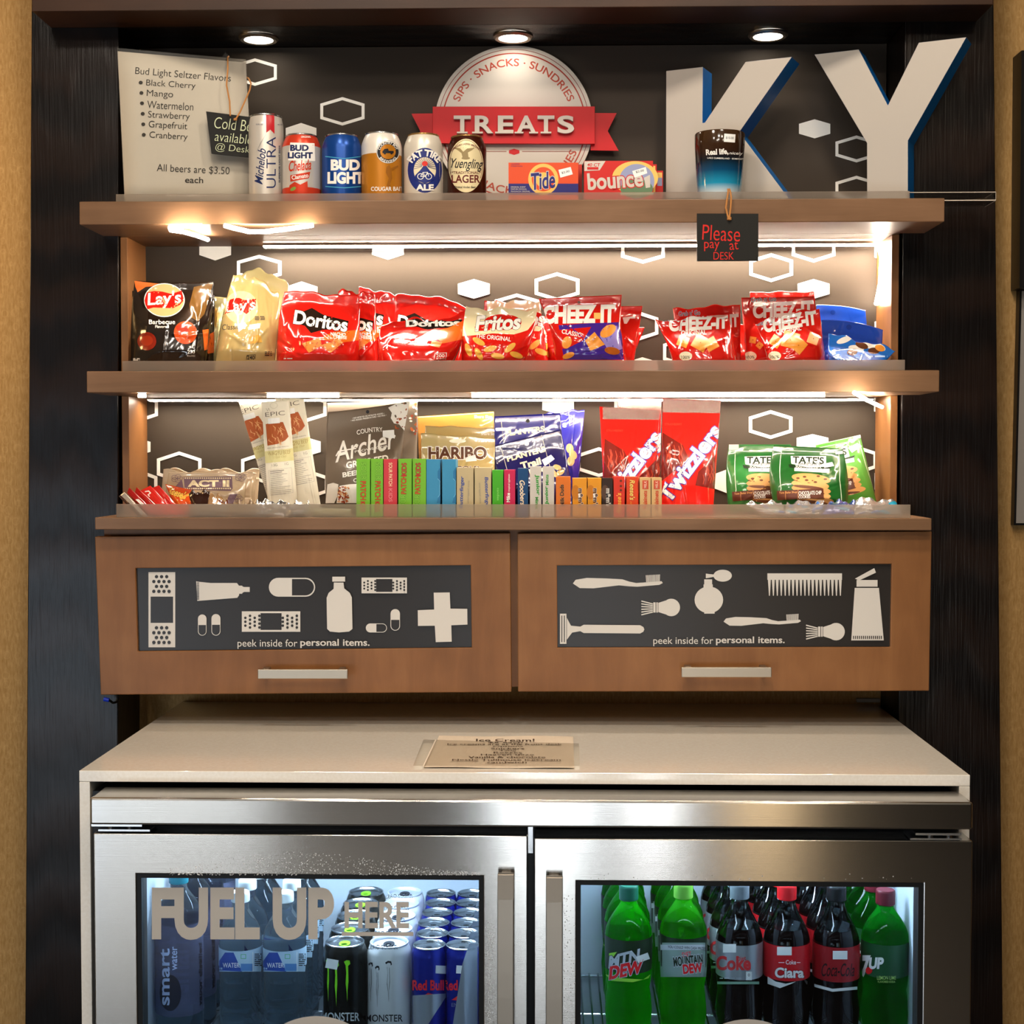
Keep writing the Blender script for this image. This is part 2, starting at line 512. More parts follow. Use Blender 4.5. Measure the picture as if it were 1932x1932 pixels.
class Bag:
    """a pouch between four corners of the photograph (BL BR TR TL) at given depths"""
    def __init__(s, q, yd, D, seed=1, seal=.12, ncre=26, amp=.0026, bow=(0, 0, 0), jag=0, fold=.0012, base=.25, side=2.6, sealb=0):
        s.q = np.asarray(q, float)
        s.yd = np.asarray(yd if len(yd) == 4 else (yd[0], yd[0], yd[1], yd[1]), float)
        s.D, s.seal, s.amp, s.bow, s.jag, s.fold, s.base, s.side, s.sealb = D, seal, amp, bow, jag, fold, base, side, sealb
        g = np.random.default_rng(seed); s.g = []
        for k in range(ncre):
            if k % 3 == 0: a = np.array((g.choice((.02, .98)), g.uniform(.05, .95)))
            elif k % 3 == 1: a = np.array((g.uniform(.05, .95), 1 - s.seal))
            else: a = g.uniform(.1, .9, 2)
            ang = g.uniform(0, 6.28); ln = g.uniform(.2, .6)
            s.g.append((a, a + ln * np.array((math.cos(ang), math.sin(ang))), g.uniform(.018, .045), g.choice((-1, 1, 1)) * g.uniform(.4, 1.2)))
        s.w = [(g.uniform(-9, 9), g.uniform(-9, 9), g.uniform(0, 6)) for _ in range(5)]
        s.ph = g.uniform(0, 6, 4)

    def px(s, st):
        a, t = st[:, :1], st[:, 1:]
        p = s.q[0] * (1 - a) * (1 - t) + s.q[1] * a * (1 - t) + s.q[2] * a * t + s.q[3] * (1 - a) * t
        p[:, 0] += (s.bow[0] * (1 - a) * 4 * t * (1 - t) + s.bow[1] * a * 4 * t * (1 - t))[:, 0]
        p[:, 1] += (s.bow[2] * t * 4 * a * (1 - a))[:, 0]
        if s.jag: p[:, 1] += (s.jag * t ** 5 * (np.sin(a * 11 + s.ph[0]) + .6 * np.sin(a * 23 + s.ph[1])))[:, 0]
        return p

    def inv(s, p):
        st = np.full((len(p), 2), .5)
        for _ in range(9):
            f0 = s.px(st) - p; e = 1e-4
            fx = (s.px(st + (e, 0)) - p - f0) / e; fy = (s.px(st + (0, e)) - p - f0) / e
            det = fx[:, 0] * fy[:, 1] - fx[:, 1] * fy[:, 0]; det = np.where(abs(det) < 1e-9, 1e-9, det)
            st = st - np.stack(((f0[:, 0] * fy[:, 1] - f0[:, 1] * fy[:, 0]) / det, (fx[:, 0] * f0[:, 1] - fx[:, 1] * f0[:, 0]) / det), 1)
            st = np.clip(st, -.3, 1.3)
        return np.clip(st, 0, 1)

    def pill(s, st):
        a, t = st[:, 0], st[:, 1]; top = 1 - s.seal
        u = np.clip((top - t) / top, 0, 1) if True else t
        g = np.clip(u / .55, 0, 1); g = g * g * (3 - 2 * g)
        lo = np.clip((t - s.sealb) / s.base, 0, 1) ** .5
        return (1 - np.abs(2 * a - 1) ** s.side) ** .7 * g * lo

    def rough(s, st):
        h = np.zeros(len(st))
        for a, b, w_, am in s.g:
            d = b - a; t = np.clip(((st - a) @ d) / (d @ d), 0, 1); r_ = np.linalg.norm(st - (a + t[:, None] * d), axis=1)
            h += am * s.amp * np.maximum(0, 1 - r_ / w_) ** 1.4
        for kx, ky, ph in s.w: h += s.fold * (np.abs(np.sin(st[:, 0] * kx + st[:, 1] * ky + ph)) - .6)
        return h

    def base_y(s, st):
        a, t = st[:, 0], st[:, 1]; y = s.yd
        return y[0] * (1 - a) * (1 - t) + y[1] * a * (1 - t) + y[2] * a * t + y[3] * (1 - a) * t

    def fy(s, st):
        pl = s.pill(st); r_ = s.rough(st)
        rib = .00016 * np.sin(st[:, 1] * 380) * (st[:, 1] > 1 - s.seal) if s.seal else 0
        return s.base_y(st) - s.D * pl - r_ * np.minimum(1, pl * 2.5 + .12) - rib

    def map(s, p, off):
        st = s.inv(np.asarray(p, float)); return Un(s.px(st), s.fy(st) - off)

    def body(s, b, mt, n=(44, 44), back=None):
        nx, ny = n
        a, t = np.meshgrid(np.linspace(0, 1, nx + 1), np.linspace(0, 1, ny + 1)); st = np.stack((a.ravel(), t.ravel()), 1)
        p = s.px(st); fr = Un(p, s.fy(st))
        bk = Un(p, s.base_y(st) + .0006); bk[:, 1] += (s.D * .5) * s.pill(st)
        f = [(j * (nx + 1) + i, j * (nx + 1) + i + 1, (j + 1) * (nx + 1) + i + 1, (j + 1) * (nx + 1) + i) for j in range(ny) for i in range(nx)]
        b.add(fr, f, mt, True); b.add(bk, [q[::-1] for q in f], back or mt, True)
        bd = [i for i in range(nx + 1)] + [(j + 1) * (nx + 1) + nx for j in range(ny)] + [ny * (nx + 1) + i for i in range(nx - 1, -1, -1)] + [j * (nx + 1) for j in range(ny - 1, 0, -1)]
        m_ = len(bd); b.add(np.vstack((fr[bd], bk[bd])), [(k, (k + 1) % m_, m_ + (k + 1) % m_, m_ + k) for k in range(m_)], mt, True)
        return b


def pouch(name, label, cat, group, q, yd, D, mt, pr=None, step=5, n=(56, 56), back=None, zmin=None, **k):
    """a bag as ONE mesh: film plus its print"""
    bg = Bag(q, yd, D, **k); b = B(); bg.body(b, mt, n, back)
    if pr: pr.onto_grid(b, bg, n)
    if zmin is not None:
        for v in b.v: v[:, 2] = np.maximum(v[:, 2], zmin)
    return tag(b.build(name, ang=180), label, cat, group)

# ================================================================ the setting
YP, YU, YB, YW = .46, .468, .588, .60       # dark panels, shelf uprights, printed panel, wall


def struct(name, b, **k):
    return tag(b.build(name, **k), kind='structure')


CARPET = NT('carpet', '#3a2c20', .95); CARPET.l(CARPET.ramp(CARPET.noise(CARPET.mp((1, 1, 1)), 60, 4), [(.3, '#3a352f'), (.7, '#4c463f')]), CARPET.b.inputs['Base Color'])
PLASTER = mat('#b9a88e', .8, nm='plaster')
struct('floor', B().box(-3, 3, -4.6, YW, -.05, 0, CARPET.m))
struct('ceiling', B().box(-3, 3, -4.6, YW, 2.75, 2.8, mat('#cfc6b6', .9)))
struct('wall_back', B().box(-3, 3, YW, YW + .1, 0, 2.75, WALLP))
struct('wall_left', B().box(-3.1, -3, -4.6, YW, 0, 2.75, PLASTER))
struct('wall_right', B().box(3, 3.1, -4.6, YW, 0, 2.75, mat('#3a2818', .8)))
struct('wall_front', B().box(-3, 3, -4.7, -4.6, 0, 2.75, mat('#2a2018', .8)))


def side(name, x0t, x0b, x1t, x1b):
    zt, zb = 2.12, 0.0

    def c(x, py, z): return (U1(x, py, YP)[0], z)
    tl = U1(x0t, 0, YP)[0]; bl = U1(x0b, 1932, YP)[0]; tr = U1(x1t, 0, YP)[0]; br = U1(x1b, 1932, YP)[0]
    k0 = (bl - tl) / 1.7; k1 = (br - tr) / 1.7
    fr = [(bl + k0 * .3, YP, zb), (br + k1 * .3, YP, zb), (tr, YP, zt), (tl, YP, zt)]
    return struct(name, B().hexa(fr, (0, YW - YP - .001, 0), ESP), bev=.0015)


side('trim_1', 60, 46, 224, 221)
side('trim_2', 1708, 1690, 1874, 1894)
NL, NR = U1(224, 860, YP)[0], U1(1699, 860, YP)[0]      # niche between the panels
zs = U1(966, 15, .365)[2]                                # soffit height
HDR = wood('walnut_header', '#241206', '#2f1a0b', '#3a2110', .5)
struct('trim_3', B().box(U1(60, 8, .365)[0], U1(1874, 8, .365)[0], .365, YP - .0005, zs, zs + .22, HDR), bev=.001)
struct('trim_4', B().box(NL + .001, NR - .001, YP, YW - .001, zs, zs + .03, ESP))

# printed panel behind the shelves: dark board with white hexagons
PANEL = NT('panel_satin_black', '#3d352d', .55, spec=.15)
PANEL.bump(PANEL.noise(PANEL.mp((12, 12, 300)), 2, 3), .06, .0004)
HEXW = mat('#efece4', .45, nm='hexagon_white')
zpb = U1(966, 960, YB)[2]
b = B().box(NL + .0012, NR - .0012, YB, YW - .001, .985, zs - .001, PANEL.m)
pr = Pr()


def hexo(cx, cy, w_, h, wd=6.2):
    p = [(cx, cy - h / 2), (cx + w_ / 2, cy - h * .255), (cx + w_ / 2, cy + h * .255), (cx, cy + h / 2), (cx - w_ / 2, cy + h * .255), (cx - w_ / 2, cy - h * .255)]
    pr.line(p, wd, HEXW, True)


def hexf(cx, cy, w_, h):
    p = [(cx, cy - h / 2), (cx + w_ / 2, cy - h * .26), (cx + w_ / 2, cy + h * .26), (cx, cy + h / 2), (cx - w_ / 2, cy + h * .26), (cx - w_ / 2, cy - h * .26)]
    pr.poly(p, HEXW)


for q in ((481, 136, 77, 46), (646, 210, 78, 48), (1616, 281, 74, 45), (1616, 357, 74, 45)): hexo(*q, 5.6)
for q in ((568, 252, 58, 40), (1537, 243, 59, 36), (860, 258, 60, 40)): hexf(*q)
for q in ((489, 506, 78, 44), (1051, 541, 78, 48), (975, 580, 78, 46), (1213, 472, 76, 44), (1535, 468, 76, 48), (1455, 505, 76, 48), (1690, 472, 74, 44), (1200, 615, 78, 52), (1688, 622, 70, 50), (1292, 664, 76, 50), (260, 770, 70, 48),
          (1200, 768, 76, 46), (1612, 728, 76, 48), (1690, 762, 76, 46), (1454, 801, 76, 48), (575, 770, 76, 48), (655, 728, 76, 48), (338, 881, 78, 52), (497, 882, 78, 52), (262, 914, 64, 50), (580, 914, 72, 50), (1130, 872, 76, 50), (1613, 868, 76, 50), (1691, 908, 76, 52)): hexo(*q)
for q in ((406, 470, 60, 43), (732, 470, 60, 40), (894, 545, 60, 37), (569, 552, 60, 42), (1535, 545, 60, 37), (1212, 692, 58, 36), (742, 762, 60, 28), (1053, 765, 60, 32), (254, 843, 60, 36), (574, 843, 62, 38), (1533, 834, 60, 30), (1376, 908, 62, 48), (1690, 838, 58, 38)): hexf(*q)
pr.onto(b, flat(YB), None, .00015)
tag(b.build('graphic_panel'), 'dark wall panel printed with white hexagons behind the shelves', 'wall panel')

# ================================================================ shelving
YF = .33                                                  # front of the shelf boards


def zz(py, Y=YF): return U1(966, py, Y)[2]


def xx(px, Y=YF): return U1(px, 860, Y)[0]


S1T, S1B = zz(377), zz(421)
S2T, S2B = zz(699.5), zz(740)
S3T, S3B = zz(977), zz(1000)
sh = thing('display_shelving', 'brown wooden display shelving with two thick shelves in a dark wall niche', 'shelving', ((NL + NR) / 2, YB, 1.0))


def ushelf(nm, x0, x1, zb, zt):
    bb = B()
    bb.box(xx(x0), xx(x1), YF, YP - .003, zb, zt, WOOD)                 # in front of the dark panels
    bb.box(NL + .004, NR - .004, YP - .003, YB - .002, zb, zt, WOOD)   # inside the niche
    return bb.build(nm, sh, bev=.0012)


ushelf('upper_shelf', 154.5, 1777.5, S1B, S1T)
ushelf('lower_shelf', 165, 1771, S2B, S2T)
UT = .012
for sx in (0, 1):
    bb = B()
    for zb, zt in ((S2T, S1B), (S3T, S2B)):
        x = NL + .0035 if sx == 0 else NR - .0035 - UT
        bb.box(x, x + UT, YU, YB - .0025, zb + .0002, zt - .0002, WOODV)
    bb.build('side_panel', sh, bev=.0008)

# ---- cabinet under the shelves
CX = (xx(178) + xx(1759)) / 2
cab = thing('wall_cabinet', 'brown wooden wall cabinet with two flip doors showing toiletry pictures', 'cabinet', (CX, YB, zz(1308)))
bb = B(); bb.box(xx(178), xx(1759), YF, YP - .003, S3B, S3T, WOOD); bb.box(NL + .004, NR - .004, YP - .003, YB - .002, S3B, S3T, WOOD)
bb.build('top_board', cab, bev=.0012)
YD = .35
zc0, zc1 = zz(1304, YD), S3B - .0003
bb = B()
xl, xr = xx(188, YD), xx(1750, YD)
bb.box(xl, xr, YD + .021, YP - .003, zc0 + .004, zc1, WOODV)
bb.box(NL + .004, NR - .004, YP - .003, YB - .002, zc0 + .004, zc1, WOODV)
bb.build('carcass', cab)
GRAPH = mat('#26221f', .3, coat=0, nm='graphic_glass_dark')
GW = mat('#cfcac2', .4, nm='graphic_white')


def frame(nm, parent, out, inn, Y, th, mt, bev=.0012):
    """a rail-and-stile frame: outer and inner quads (BL BR TR TL) of the photograph on the plane Y"""
    o, i = Un(out, Y), Un(inn, Y); bb = B(); n = 4
    off = np.array((0, th, 0)); v = np.vstack((o, i, o + off, i + off))
    for k in range(4):
        l = (k + 1) % 4
        bb.add(v[[k, l, 4 + l, 4 + k, 8 + k, 8 + l, 12 + l, 12 + k]], [(0, 1, 2, 3), (5, 4, 7, 6), (1, 0, 4, 5), (3, 2, 6, 7)], mt)
    return bb.build(nm, parent, bev=bev)


def bandaid(p, x0, y0, x1, y1, hole):
    p.rect(x0, y0, x1, y1, GW); w_, h = x1 - x0, y1 - y0
    hz = w_ > h
    if hz:
        p.rect(x0 + w_ * .32, y0 + h * .09, x1 - w_ * .32, y1 - h * .09, hole)
        for sx in (0, 1):
            for i in range(4):
                for j in range(4 if i % 2 else 3):
                    x = (x0 + w_ * .06 if sx == 0 else x1 - w_ * .30) + w_ * .08 * i; y = y0 + h * (.22 + .19 * j + (0 if i % 2 else .1))
                    p.ell(x, y, h * .065, h * .065, hole, 10)
    else:
        p.rect(x0 + w_ * .08, y0 + h * .325, x1 - w_ * .08, y1 - h * .325, hole)
        for sx in (0, 1):
            for j in range(4):
                for i in range(4 if j % 2 else 3):
                    y = (y0 + h * .06 if sx == 0 else y1 - h * .26) + h * .065 * j; x = x0 + w_ * (.2 + .19 * i + (0 if j % 2 else .1))
                    p.ell(x, y, w_ * .065, w_ * .065, hole, 10)


def pill(p, cx, cy, w_, h, hole, rot=0, flip=1):
    n = 12; r_ = min(w_, h) / 2; hz = w_ > h; pts = []
    for k in range(n + 1):
        a = -math.pi / 2 + math.pi * k / n; pts.append((w_ / 2 - r_ + r_ * math.cos(a), r_ * math.sin(a)) if hz else (r_ * math.cos(a + math.pi / 2), h / 2 - r_ + r_ * math.sin(a + math.pi / 2)))
    for k in range(n + 1):
        a = math.pi / 2 + math.pi * k / n; pts.append((-w_ / 2 + r_ + r_ * math.cos(a), r_ * math.sin(a)) if hz else (r_ * math.cos(a + math.pi / 2), -h / 2 + r_ + r_ * math.sin(a + math.pi / 2)))
    p.poly([(cx + x, cy + y) for x, y in pts], GW)
    k = max(2.2, r_ * .13); hp = []
    for x, y in pts:
        X_, Y_ = (x * (1 - 2 * k / w_), y * (1 - 2 * k / h))
        if hz and X_ * flip < 0: X_ = 0
        if not hz and Y_ * flip < 0: Y_ = 0
        hp.append((cx + X_, cy + Y_))
    p.poly(hp, hole)


def brush(p, x, y, s_, d=1):
    for k in range(6):
        p.line([(x, y - 30 * s_ + 12 * s_ * k), (x + 50 * s_, y - 17 * s_ + 7 * s_ * k)], 5 * s_, GW)
    p.rect(x + 52 * s_, y - 24 * s_, x + 62 * s_, y + 20 * s_, GW); p.rect(x + 65 * s_, y - 24 * s_, x + 72 * s_, y + 20 * s_, GW)
    p.poly([(x + 74 * s_, y - 22 * s_)] + [(x + 130 * s_ + 38 * s_ * math.cos(a), y - 2 * s_ + 38 * s_ * math.sin(a)) for a in np.linspace(-2.2, 2.2, 20)] + [(x + 74 * s_, y + 18 * s_)], GW)


def tbrush(p, x, y, s_):
    p.poly([(x, y + 24 * s_), (x + 12 * s_, y + 8 * s_), (x + 60 * s_, y), (x + 140 * s_, y + 2 * s_), (x + 215 * s_, y + 6 * s_), (x + 245 * s_, y + 16 * s_), (x + 275 * s_, y + 22 * s_), (x + 385 * s_, y + 14 * s_), (x + 390 * s_, y + 22 * s_), (x + 375 * s_, y + 30 * s_), (x + 280 * s_, y + 38 * s_), (x + 240 * s_, y + 36 * s_), (x + 200 * s_, y + 32 * s_), (x + 90 * s_, y + 45 * s_), (x + 30 * s_, y + 44 * s_)], GW)
    for k in range(12):
        p.line([(x + (320 + 5 * k) * s_, y + 18 * s_), (x + (318 + 5.3 * k) * s_, y + (-12 - .3 * k) * s_)], 3.2 * s_, GW)


def door(out, inn, hnd, kind):
    d = frame('door', cab, out, inn, YD, .02, WOODV)
    b = B(); q = Un(inn, YD + .006); c = q.mean(0); b.hexa(c + (q - c) * 1.004, (0, .004, 0), GRAPH)
    p = Pr(160, 970, 2.356) if kind == 0 else Pr(960, 970, 2.3)
    if kind == 0:
        bandaid(p, 283, 258, 402, 592, GRAPH)
        p.poly([(495, 298), (500, 300), (560, 306), (676, 306), (684, 316), (686, 360), (678, 372), (500, 386)], GW); p.rect(682, 318, 700, 354, GW); p.poly([(698, 320), (708, 324), (733, 324), (733, 346), (708, 346), (698, 352)], GW)
        for k in range(13): p.rect(498, 304 + 6 * k, 508, 307 + 6 * k, GRAPH)
        pill(p, 921, 325, 206, 84, GRAPH); pill(p, 522, 493, 38, 94, GRAPH); pill(p, 583, 492, 40, 96, GRAPH); pill(p, 1296, 506, 94, 40, GRAPH); pill(p, 1380, 470, 42, 96, GRAPH)
        bandaid(p, 698, 432, 958, 523, GRAPH); bandaid(p, 1230, 282, 1432, 352, GRAPH)
        p.rect(1100, 278, 1157, 300, GW)
        p.poly([(1107, 304), (1150, 304), (1153, 330), (1178, 350), (1187, 370), (1190, 510), (1175, 522), (1130, 526), (1090, 522), (1077, 510), (1075, 372), (1084, 350), (1106, 332)], GW)
        p.poly([(1551, 349), (1622, 348), (1625, 420), (1700, 421), (1701, 491), (1629, 494), (1631, 567), (1560, 569), (1556, 496), (1481, 497), (1480, 427), (1553, 424)], GW)
        p.txt('peek inside for', 812, 578, 266, 42, GW, bold=.002); p.txt('personal items.', 1112, 575, 308, 40, GW, bold=.018)
    else:
        tbrush(p, 278, 277, 1.0); tbrush(p, 932, 446, .86)
        brush(p, 575, 407, 1.0); brush(p, 1290, 512, 1.0)
        p.ell(868, 372, 62, 58, GW); p.rect(848, 418, 893, 432, GW); p.rect(848, 283, 882, 314, GW); p.ell(928, 267, 40, 26, GW); p.poly([(855, 258), (870, 260), (890, 262), (890, 272), (870, 276), (855, 278)], GW); p.rect(845, 305, 885, 330, GW)
        p.rect(1122, 257, 1446, 285, GW)
        for k in range(19):
            x = 1124 + 17.1 * k; p.poly([(x, 283), (x + 13, 283), (x + 9, 354), (x + 5, 354)], GW)
        p.poly([(1502, 280), (1586, 234), (1593, 254), (1520, 288)], GW); p.rect(1509, 286, 1600, 315, GW)
        p.poly([(1501, 320), (1606, 320), (1627, 548), (1486, 548)], GW)
        for k in range(15): p.rect(1494 + 8.6 * k, 528, 1498 + 8.6 * k, 542, GRAPH)
        p.rect(222, 432, 250, 563, GW); p.rect(228, 440, 232, 556, GRAPH); p.rect(239, 440, 243, 556, GRAPH)
        p.poly([(252, 450), (262, 470), (270, 484), (310, 488), (325, 480), (570, 482), (584, 490), (588, 500), (584, 510), (570, 518), (325, 516), (310, 508), (275, 514), (264, 528), (252, 545)], GW)
        p.txt('peek inside for', 757, 553, 260, 40, GW, bold=.002); p.txt('personal items.', 1048, 550, 298, 38, GW, bold=.018)
    p.onto(b, flat(YD + .006), None, .00012)
    b.build('glass_panel', d)
    x0, x1, y0, y1 = hnd; b = B(); Yh = YD - .03
    A = Un([(x0, y1), (x1, y1), (x1, y0), (x0, y0)], Yh); b.hexa(A, (0, .006, 0), NICKEL)
    wd = (A[1] - A[0])[0]
    for s_ in (0, 1):
        a = A[0][0] + (.006 if s_ == 0 else wd - .016); b.box(a, a + .010, Yh + .005, YD - .0002, A[0][2], A[0][2] + .008 + 0 * wd, NICKEL)
        b.box(a, a + .010, Yh + .005, YD - .0002, A[2][2] - .004, A[2][2], NICKEL)
    b.build('handle', d, bev=.001)


door([(190, 1311), (965, 1305.5), (962.5, 1006), (179, 1012.5)], [(260, 1229), (890, 1222), (888, 1066.5), (255.5, 1072)], (486, 656, 1263, 1281), 0)
door([(977.5, 1305), (1753, 1303.5), (1758, 1002.5), (976.5, 1006.5)], [(1052, 1222), (1680, 1221), (1682.5, 1064), (1051, 1067)], (1286, 1456, 1259, 1278), 1)

# ---- clear lips along the shelf fronts
for nm, x0, x1, y0, sT, lab in (('shelf_lip', 222, 1713, 363.5, S1T, 'frosted clear plastic lip along the front of the top shelf'), ('shelf_lip', 231, 1707, 680, S2T, 'frosted clear plastic lip in front of the chip bags'), ('shelf_lip', 217, 1720, 951.5, S3T, 'frosted clear plastic lip in front of the candy boxes')):
    tag(B().box(xx(x0), xx(x1), YF + .004, YF + .0068, sT + .0002, zz(y0, YF + .004), FROST).build(nm, bev=.0004), lab, 'shelf lip', 'plastic lips on the shelf fronts')
ACR = mat('#f4efe8', .03, tr=1, ior=1.3, nm='clear_acrylic')
A = Un([(1690, 402), (1872, 392), (1872, 364), (1690, 374)], .36)
b = B(); a0 = A[0]; dx = A[1] - A[0]
zt = S1T + .0005
x0, x1 = xx(1700, .38), xx(1866, .38)
b.box(x0, x1, .36, .42, zt, zt + .003, ACR); b.box(x0, x1, .36, .363, zt + .003, zt + .014, ACR); b.box(x0, x1, .417, .42, zt + .003, zt + .014, ACR); b.box(x1 - .003, x1, .363, .417, zt + .003, zt + .014, ACR)
EDG = mat('#cdbfae', .25, nm='acrylic_edge')
for e in ((x0, x1, .3592, .36, zt, zt + .0016), (x0, x1, .3592, .36, zt + .0128, zt + .014), (x1, x1 + .0008, .36, .42, zt, zt + .0014), (x1, x1 + .0008, .36, .42, zt + .0126, zt + .014), (x1, x1 + .0008, .36, .3614, zt, zt + .014), (x1, x1 + .0008, .4186, .42, zt, zt + .014)): b.box(*e, EDG)
tag(b.build('acrylic_channel', bev=.0005), 'clear acrylic channel sticking out past the end of the top shelf', 'acrylic channel')

# ---- recessed downlights in the niche ceiling
for i, (px, lab) in enumerate(((488, 'small round recessed light above the white paper sign'), (968, 'small round recessed light above the round red and white sign'), (1449, 'small round recessed light above the big letters'))):
    c = U1(px, 56, .50); Yl = .525
    X0 = U1(px, 56, Yl)[0]
    t = thing('downlight', lab, 'recessed light', (X0, Yl, zs - .006), 'recessed lights in the niche ceiling')
    B().lathe([(.0335, .006), (.0335, .003), (.030, .0), (.0245, .001), (.0245, .0045)], X0, Yl, zs - .0062, NICKEL, 40).build('trim_ring', t)
    B().disc(X0, Yl, zs - .0035, .0245, mat('#fff4e4', .4, em=32, nm='downlight_glow'), 32, False).build('lens', t)

# ---- LED strips
LED = mat('#fff0dc', .4, em=120, nm='led_glow')
LEDB = mat('#f6efe0', .5, nm='led_tape')


def led(name, lab, pts, r_=.0035, m_=LED):
    b = B(); b.tube(pts, r_, m_, 8)
    return tag(b.build(name), lab, 'light strip', 'light strips under the shelves')


def under(px, py, z):
    """point on the underside of a shelf seen at a pixel"""
    d = FW + RT * (px - 966) / F - UP * (py - 966) / F
    return CAM + d * ((z - CAM[2]) / d[2])


z1 = S1B - .0045
def tape(label, x0, x1, Y, z, m_=None):
    """flat light tape stuck under a board, tilted a little to the front"""
    b = B(); w_ = .016; dy, dz = w_ / 2 * .99, w_ / 2 * .12
    b.hexa([(x0, Y - dy, z - dz * .0 + dz), (x1, Y - dy, z + dz), (x1, Y + dy, z - dz), (x0, Y + dy, z - dz)], (0, .0004, .0012), LEDB)
    b.add([(x0, Y - dy, z + dz - .0004), (x1, Y - dy, z + dz - .0004), (x1, Y + dy, z - dz - .0004), (x0, Y + dy, z - dz - .0004)], [(0, 1, 2, 3)], m_ or TAPE)
    return tag(b.build('led_strip', weld=False), label, 'light strip', 'light strips under the shelves')


TAPE = mat('#fff0dc', .4, em=200, nm='led_tape_glow'); TAPE2 = mat('#fff0dc', .4, em=85, nm='led_tape_glow_low')
tape('long glowing light strip along the back edge under the top shelf', xx(500, .556), NR - .022, .556, S1B - .005)
lp = [under(590, 425, z1 - .0), under(550, 431, z1 - .003), under(500, 437, z1 - .006), under(470, 437, z1 - .006), under(440, 430, z1 - .003), under(424, 425.5, z1 - .001)]
led('led_strip', 'short loose light strip sagging at the front edge under the top shelf', [tuple(p) for p in lp])
lp = [under(392, 452, z1 - .003), under(370, 444, z1 - .004), under(345, 437, z1 - .004), under(322, 434, z1 - .004), under(320, 430, z1 - .003), under(340, 427, z1 - .001), under(380, 426, z1 - .001)]
led('led_strip', 'bent loop of light strip under the left end of the top shelf', [tuple(p) for p in lp])
xr_ = NR - .0035 - UT - .005
led('led_strip', 'light strip running down the inside of the right side panel', [(xr_, .565, S1B - .004), (xr_, .55, S1B - .006), (xr_, .52, S1B - .03), (xr_, .53, S1B - .075), (xr_, .56, S1B - .105)], .004)
z2 = S2B - .0045
led('led_strip', 'glowing light strip under the lower shelf above the snack strips', [(x, .345, z2) for x in np.linspace(xx(505, .345), xx(640, .345), 5)], .003)
led('led_strip', 'long glowing light strip under the lower shelf above the licorice bags', [(x, .345, z2) for x in np.linspace(xx(890, .345), xx(1555, .345), 9)], .003)
led('led_strip', 'slanting light strip under the right end of the lower shelf', [tuple(under(1612, 741, z2)), tuple(U1(1640, 757, .42)), tuple(U1(1664, 768, .49))], .003)
led('led_strip', 'tiny glowing strip end under the left end of the lower shelf', [(xx(262, .345), .345, z2), (xx(276, .345), .345, z2)], .003)
tape('light strip along the wall at the back under the lower shelf', NL + .03, NR - .03, .54, S2B - .005, TAPE2)

# ================================================================ counter and drinks fridge
QUARTZ = NT('quartz_cream', '#ece6da', .12, coat=1)
QUARTZ.l(QUARTZ.ramp(QUARTZ.noise(QUARTZ.mp((1, 1, 1)), 220, 3), [(.3, '#e8e1d4'), (.7, '#f0ebe1')]), QUARTZ.b.inputs['Base Color'])
ct = thing('counter', 'cream stone counter with side panels wrapped around the drinks fridge', 'counter', (xx(990, 0), .3, 0))
ZT, ZB = zz(1458, 0), zz(1479, 0)
cx0, cx1 = xx(143, 0), xx(1837, 0)
sw = xx(163, 0) - cx0
B().box(cx0, cx1, 0, YW - .002, ZB, ZT, QUARTZ.m).build('worktop', ct, bev=.0008)
for a in (cx0, cx1 - sw): B().box(a, a + sw, 0, YW - .002, 0.0005, ZB - .0002, QUARTZ.m).build('side_panel', ct, bev=.0008)

YH, YO = -.07, -.062
frg = thing('drinks_fridge', 'stainless steel two door drinks fridge with glass doors full of bottles and cans', 'fridge', (xx(990, 0), .25, 0))
hx0, hx1 = xx(162.5, YH), xx(1843, YH)
hz1, hz0 = zz(1509.5, YH), zz(1561, YH)
B().box(hx0, hx1, YH, -.0006, hz0, hz1, STEEL).build('hood', frg, bev=.003)
bx0, bx1 = cx0 + sw + .004, cx1 - sw - .004
BODY = mat('#0a0a0b', .4, nm='fridge_black'); LINER = mat('#aab4be', .3, nm='fridge_liner')
ZI0, ZI1 = .16, .815
ix0, ix1 = xx(192, -.03), xx(1820, -.03)
im0, im1 = xx(925, -.03), xx(1075, -.03)
b = B()
b.box(bx0, ix0, 0.0, .588, .1, hz0 + .03, BODY); b.box(ix1, bx1, 0.0, .588, .1, hz0 + .03, BODY)
b.box(bx0, bx1, .558, .588, .1, hz0 + .03, BODY); b.box(ix0, ix1, 0.0, .557, .1, ZI0, BODY); b.box(ix0, ix1, 0.0, .557, ZI1, hz0 + .03, BODY)
b.box(im0, im1, 0.0, .557, ZI0, ZI1, BODY)
b.build('body', frg)
b = B()
for a, c in ((ix0, im0), (im1, ix1)):
    b.box(a + .0005, a + .003, .004, .556, ZI0 + .001, ZI1 - .001, LINER); b.box(c - .003, c - .0005, .004, .556, ZI0 + .001, ZI1 - .001, LINER)
    b.box(a + .003, c - .003, .550, .556, ZI0 + .001, ZI1 - .001, LINER); b.box(a + .003, c - .003, .004, .549, ZI1 - .004, ZI1 - .001, LINER); b.box(a + .003, c - .003, .004, .549, ZI0 + .001, ZI0 + .004, LINER)
b.build('liner', frg)
ZS = .446
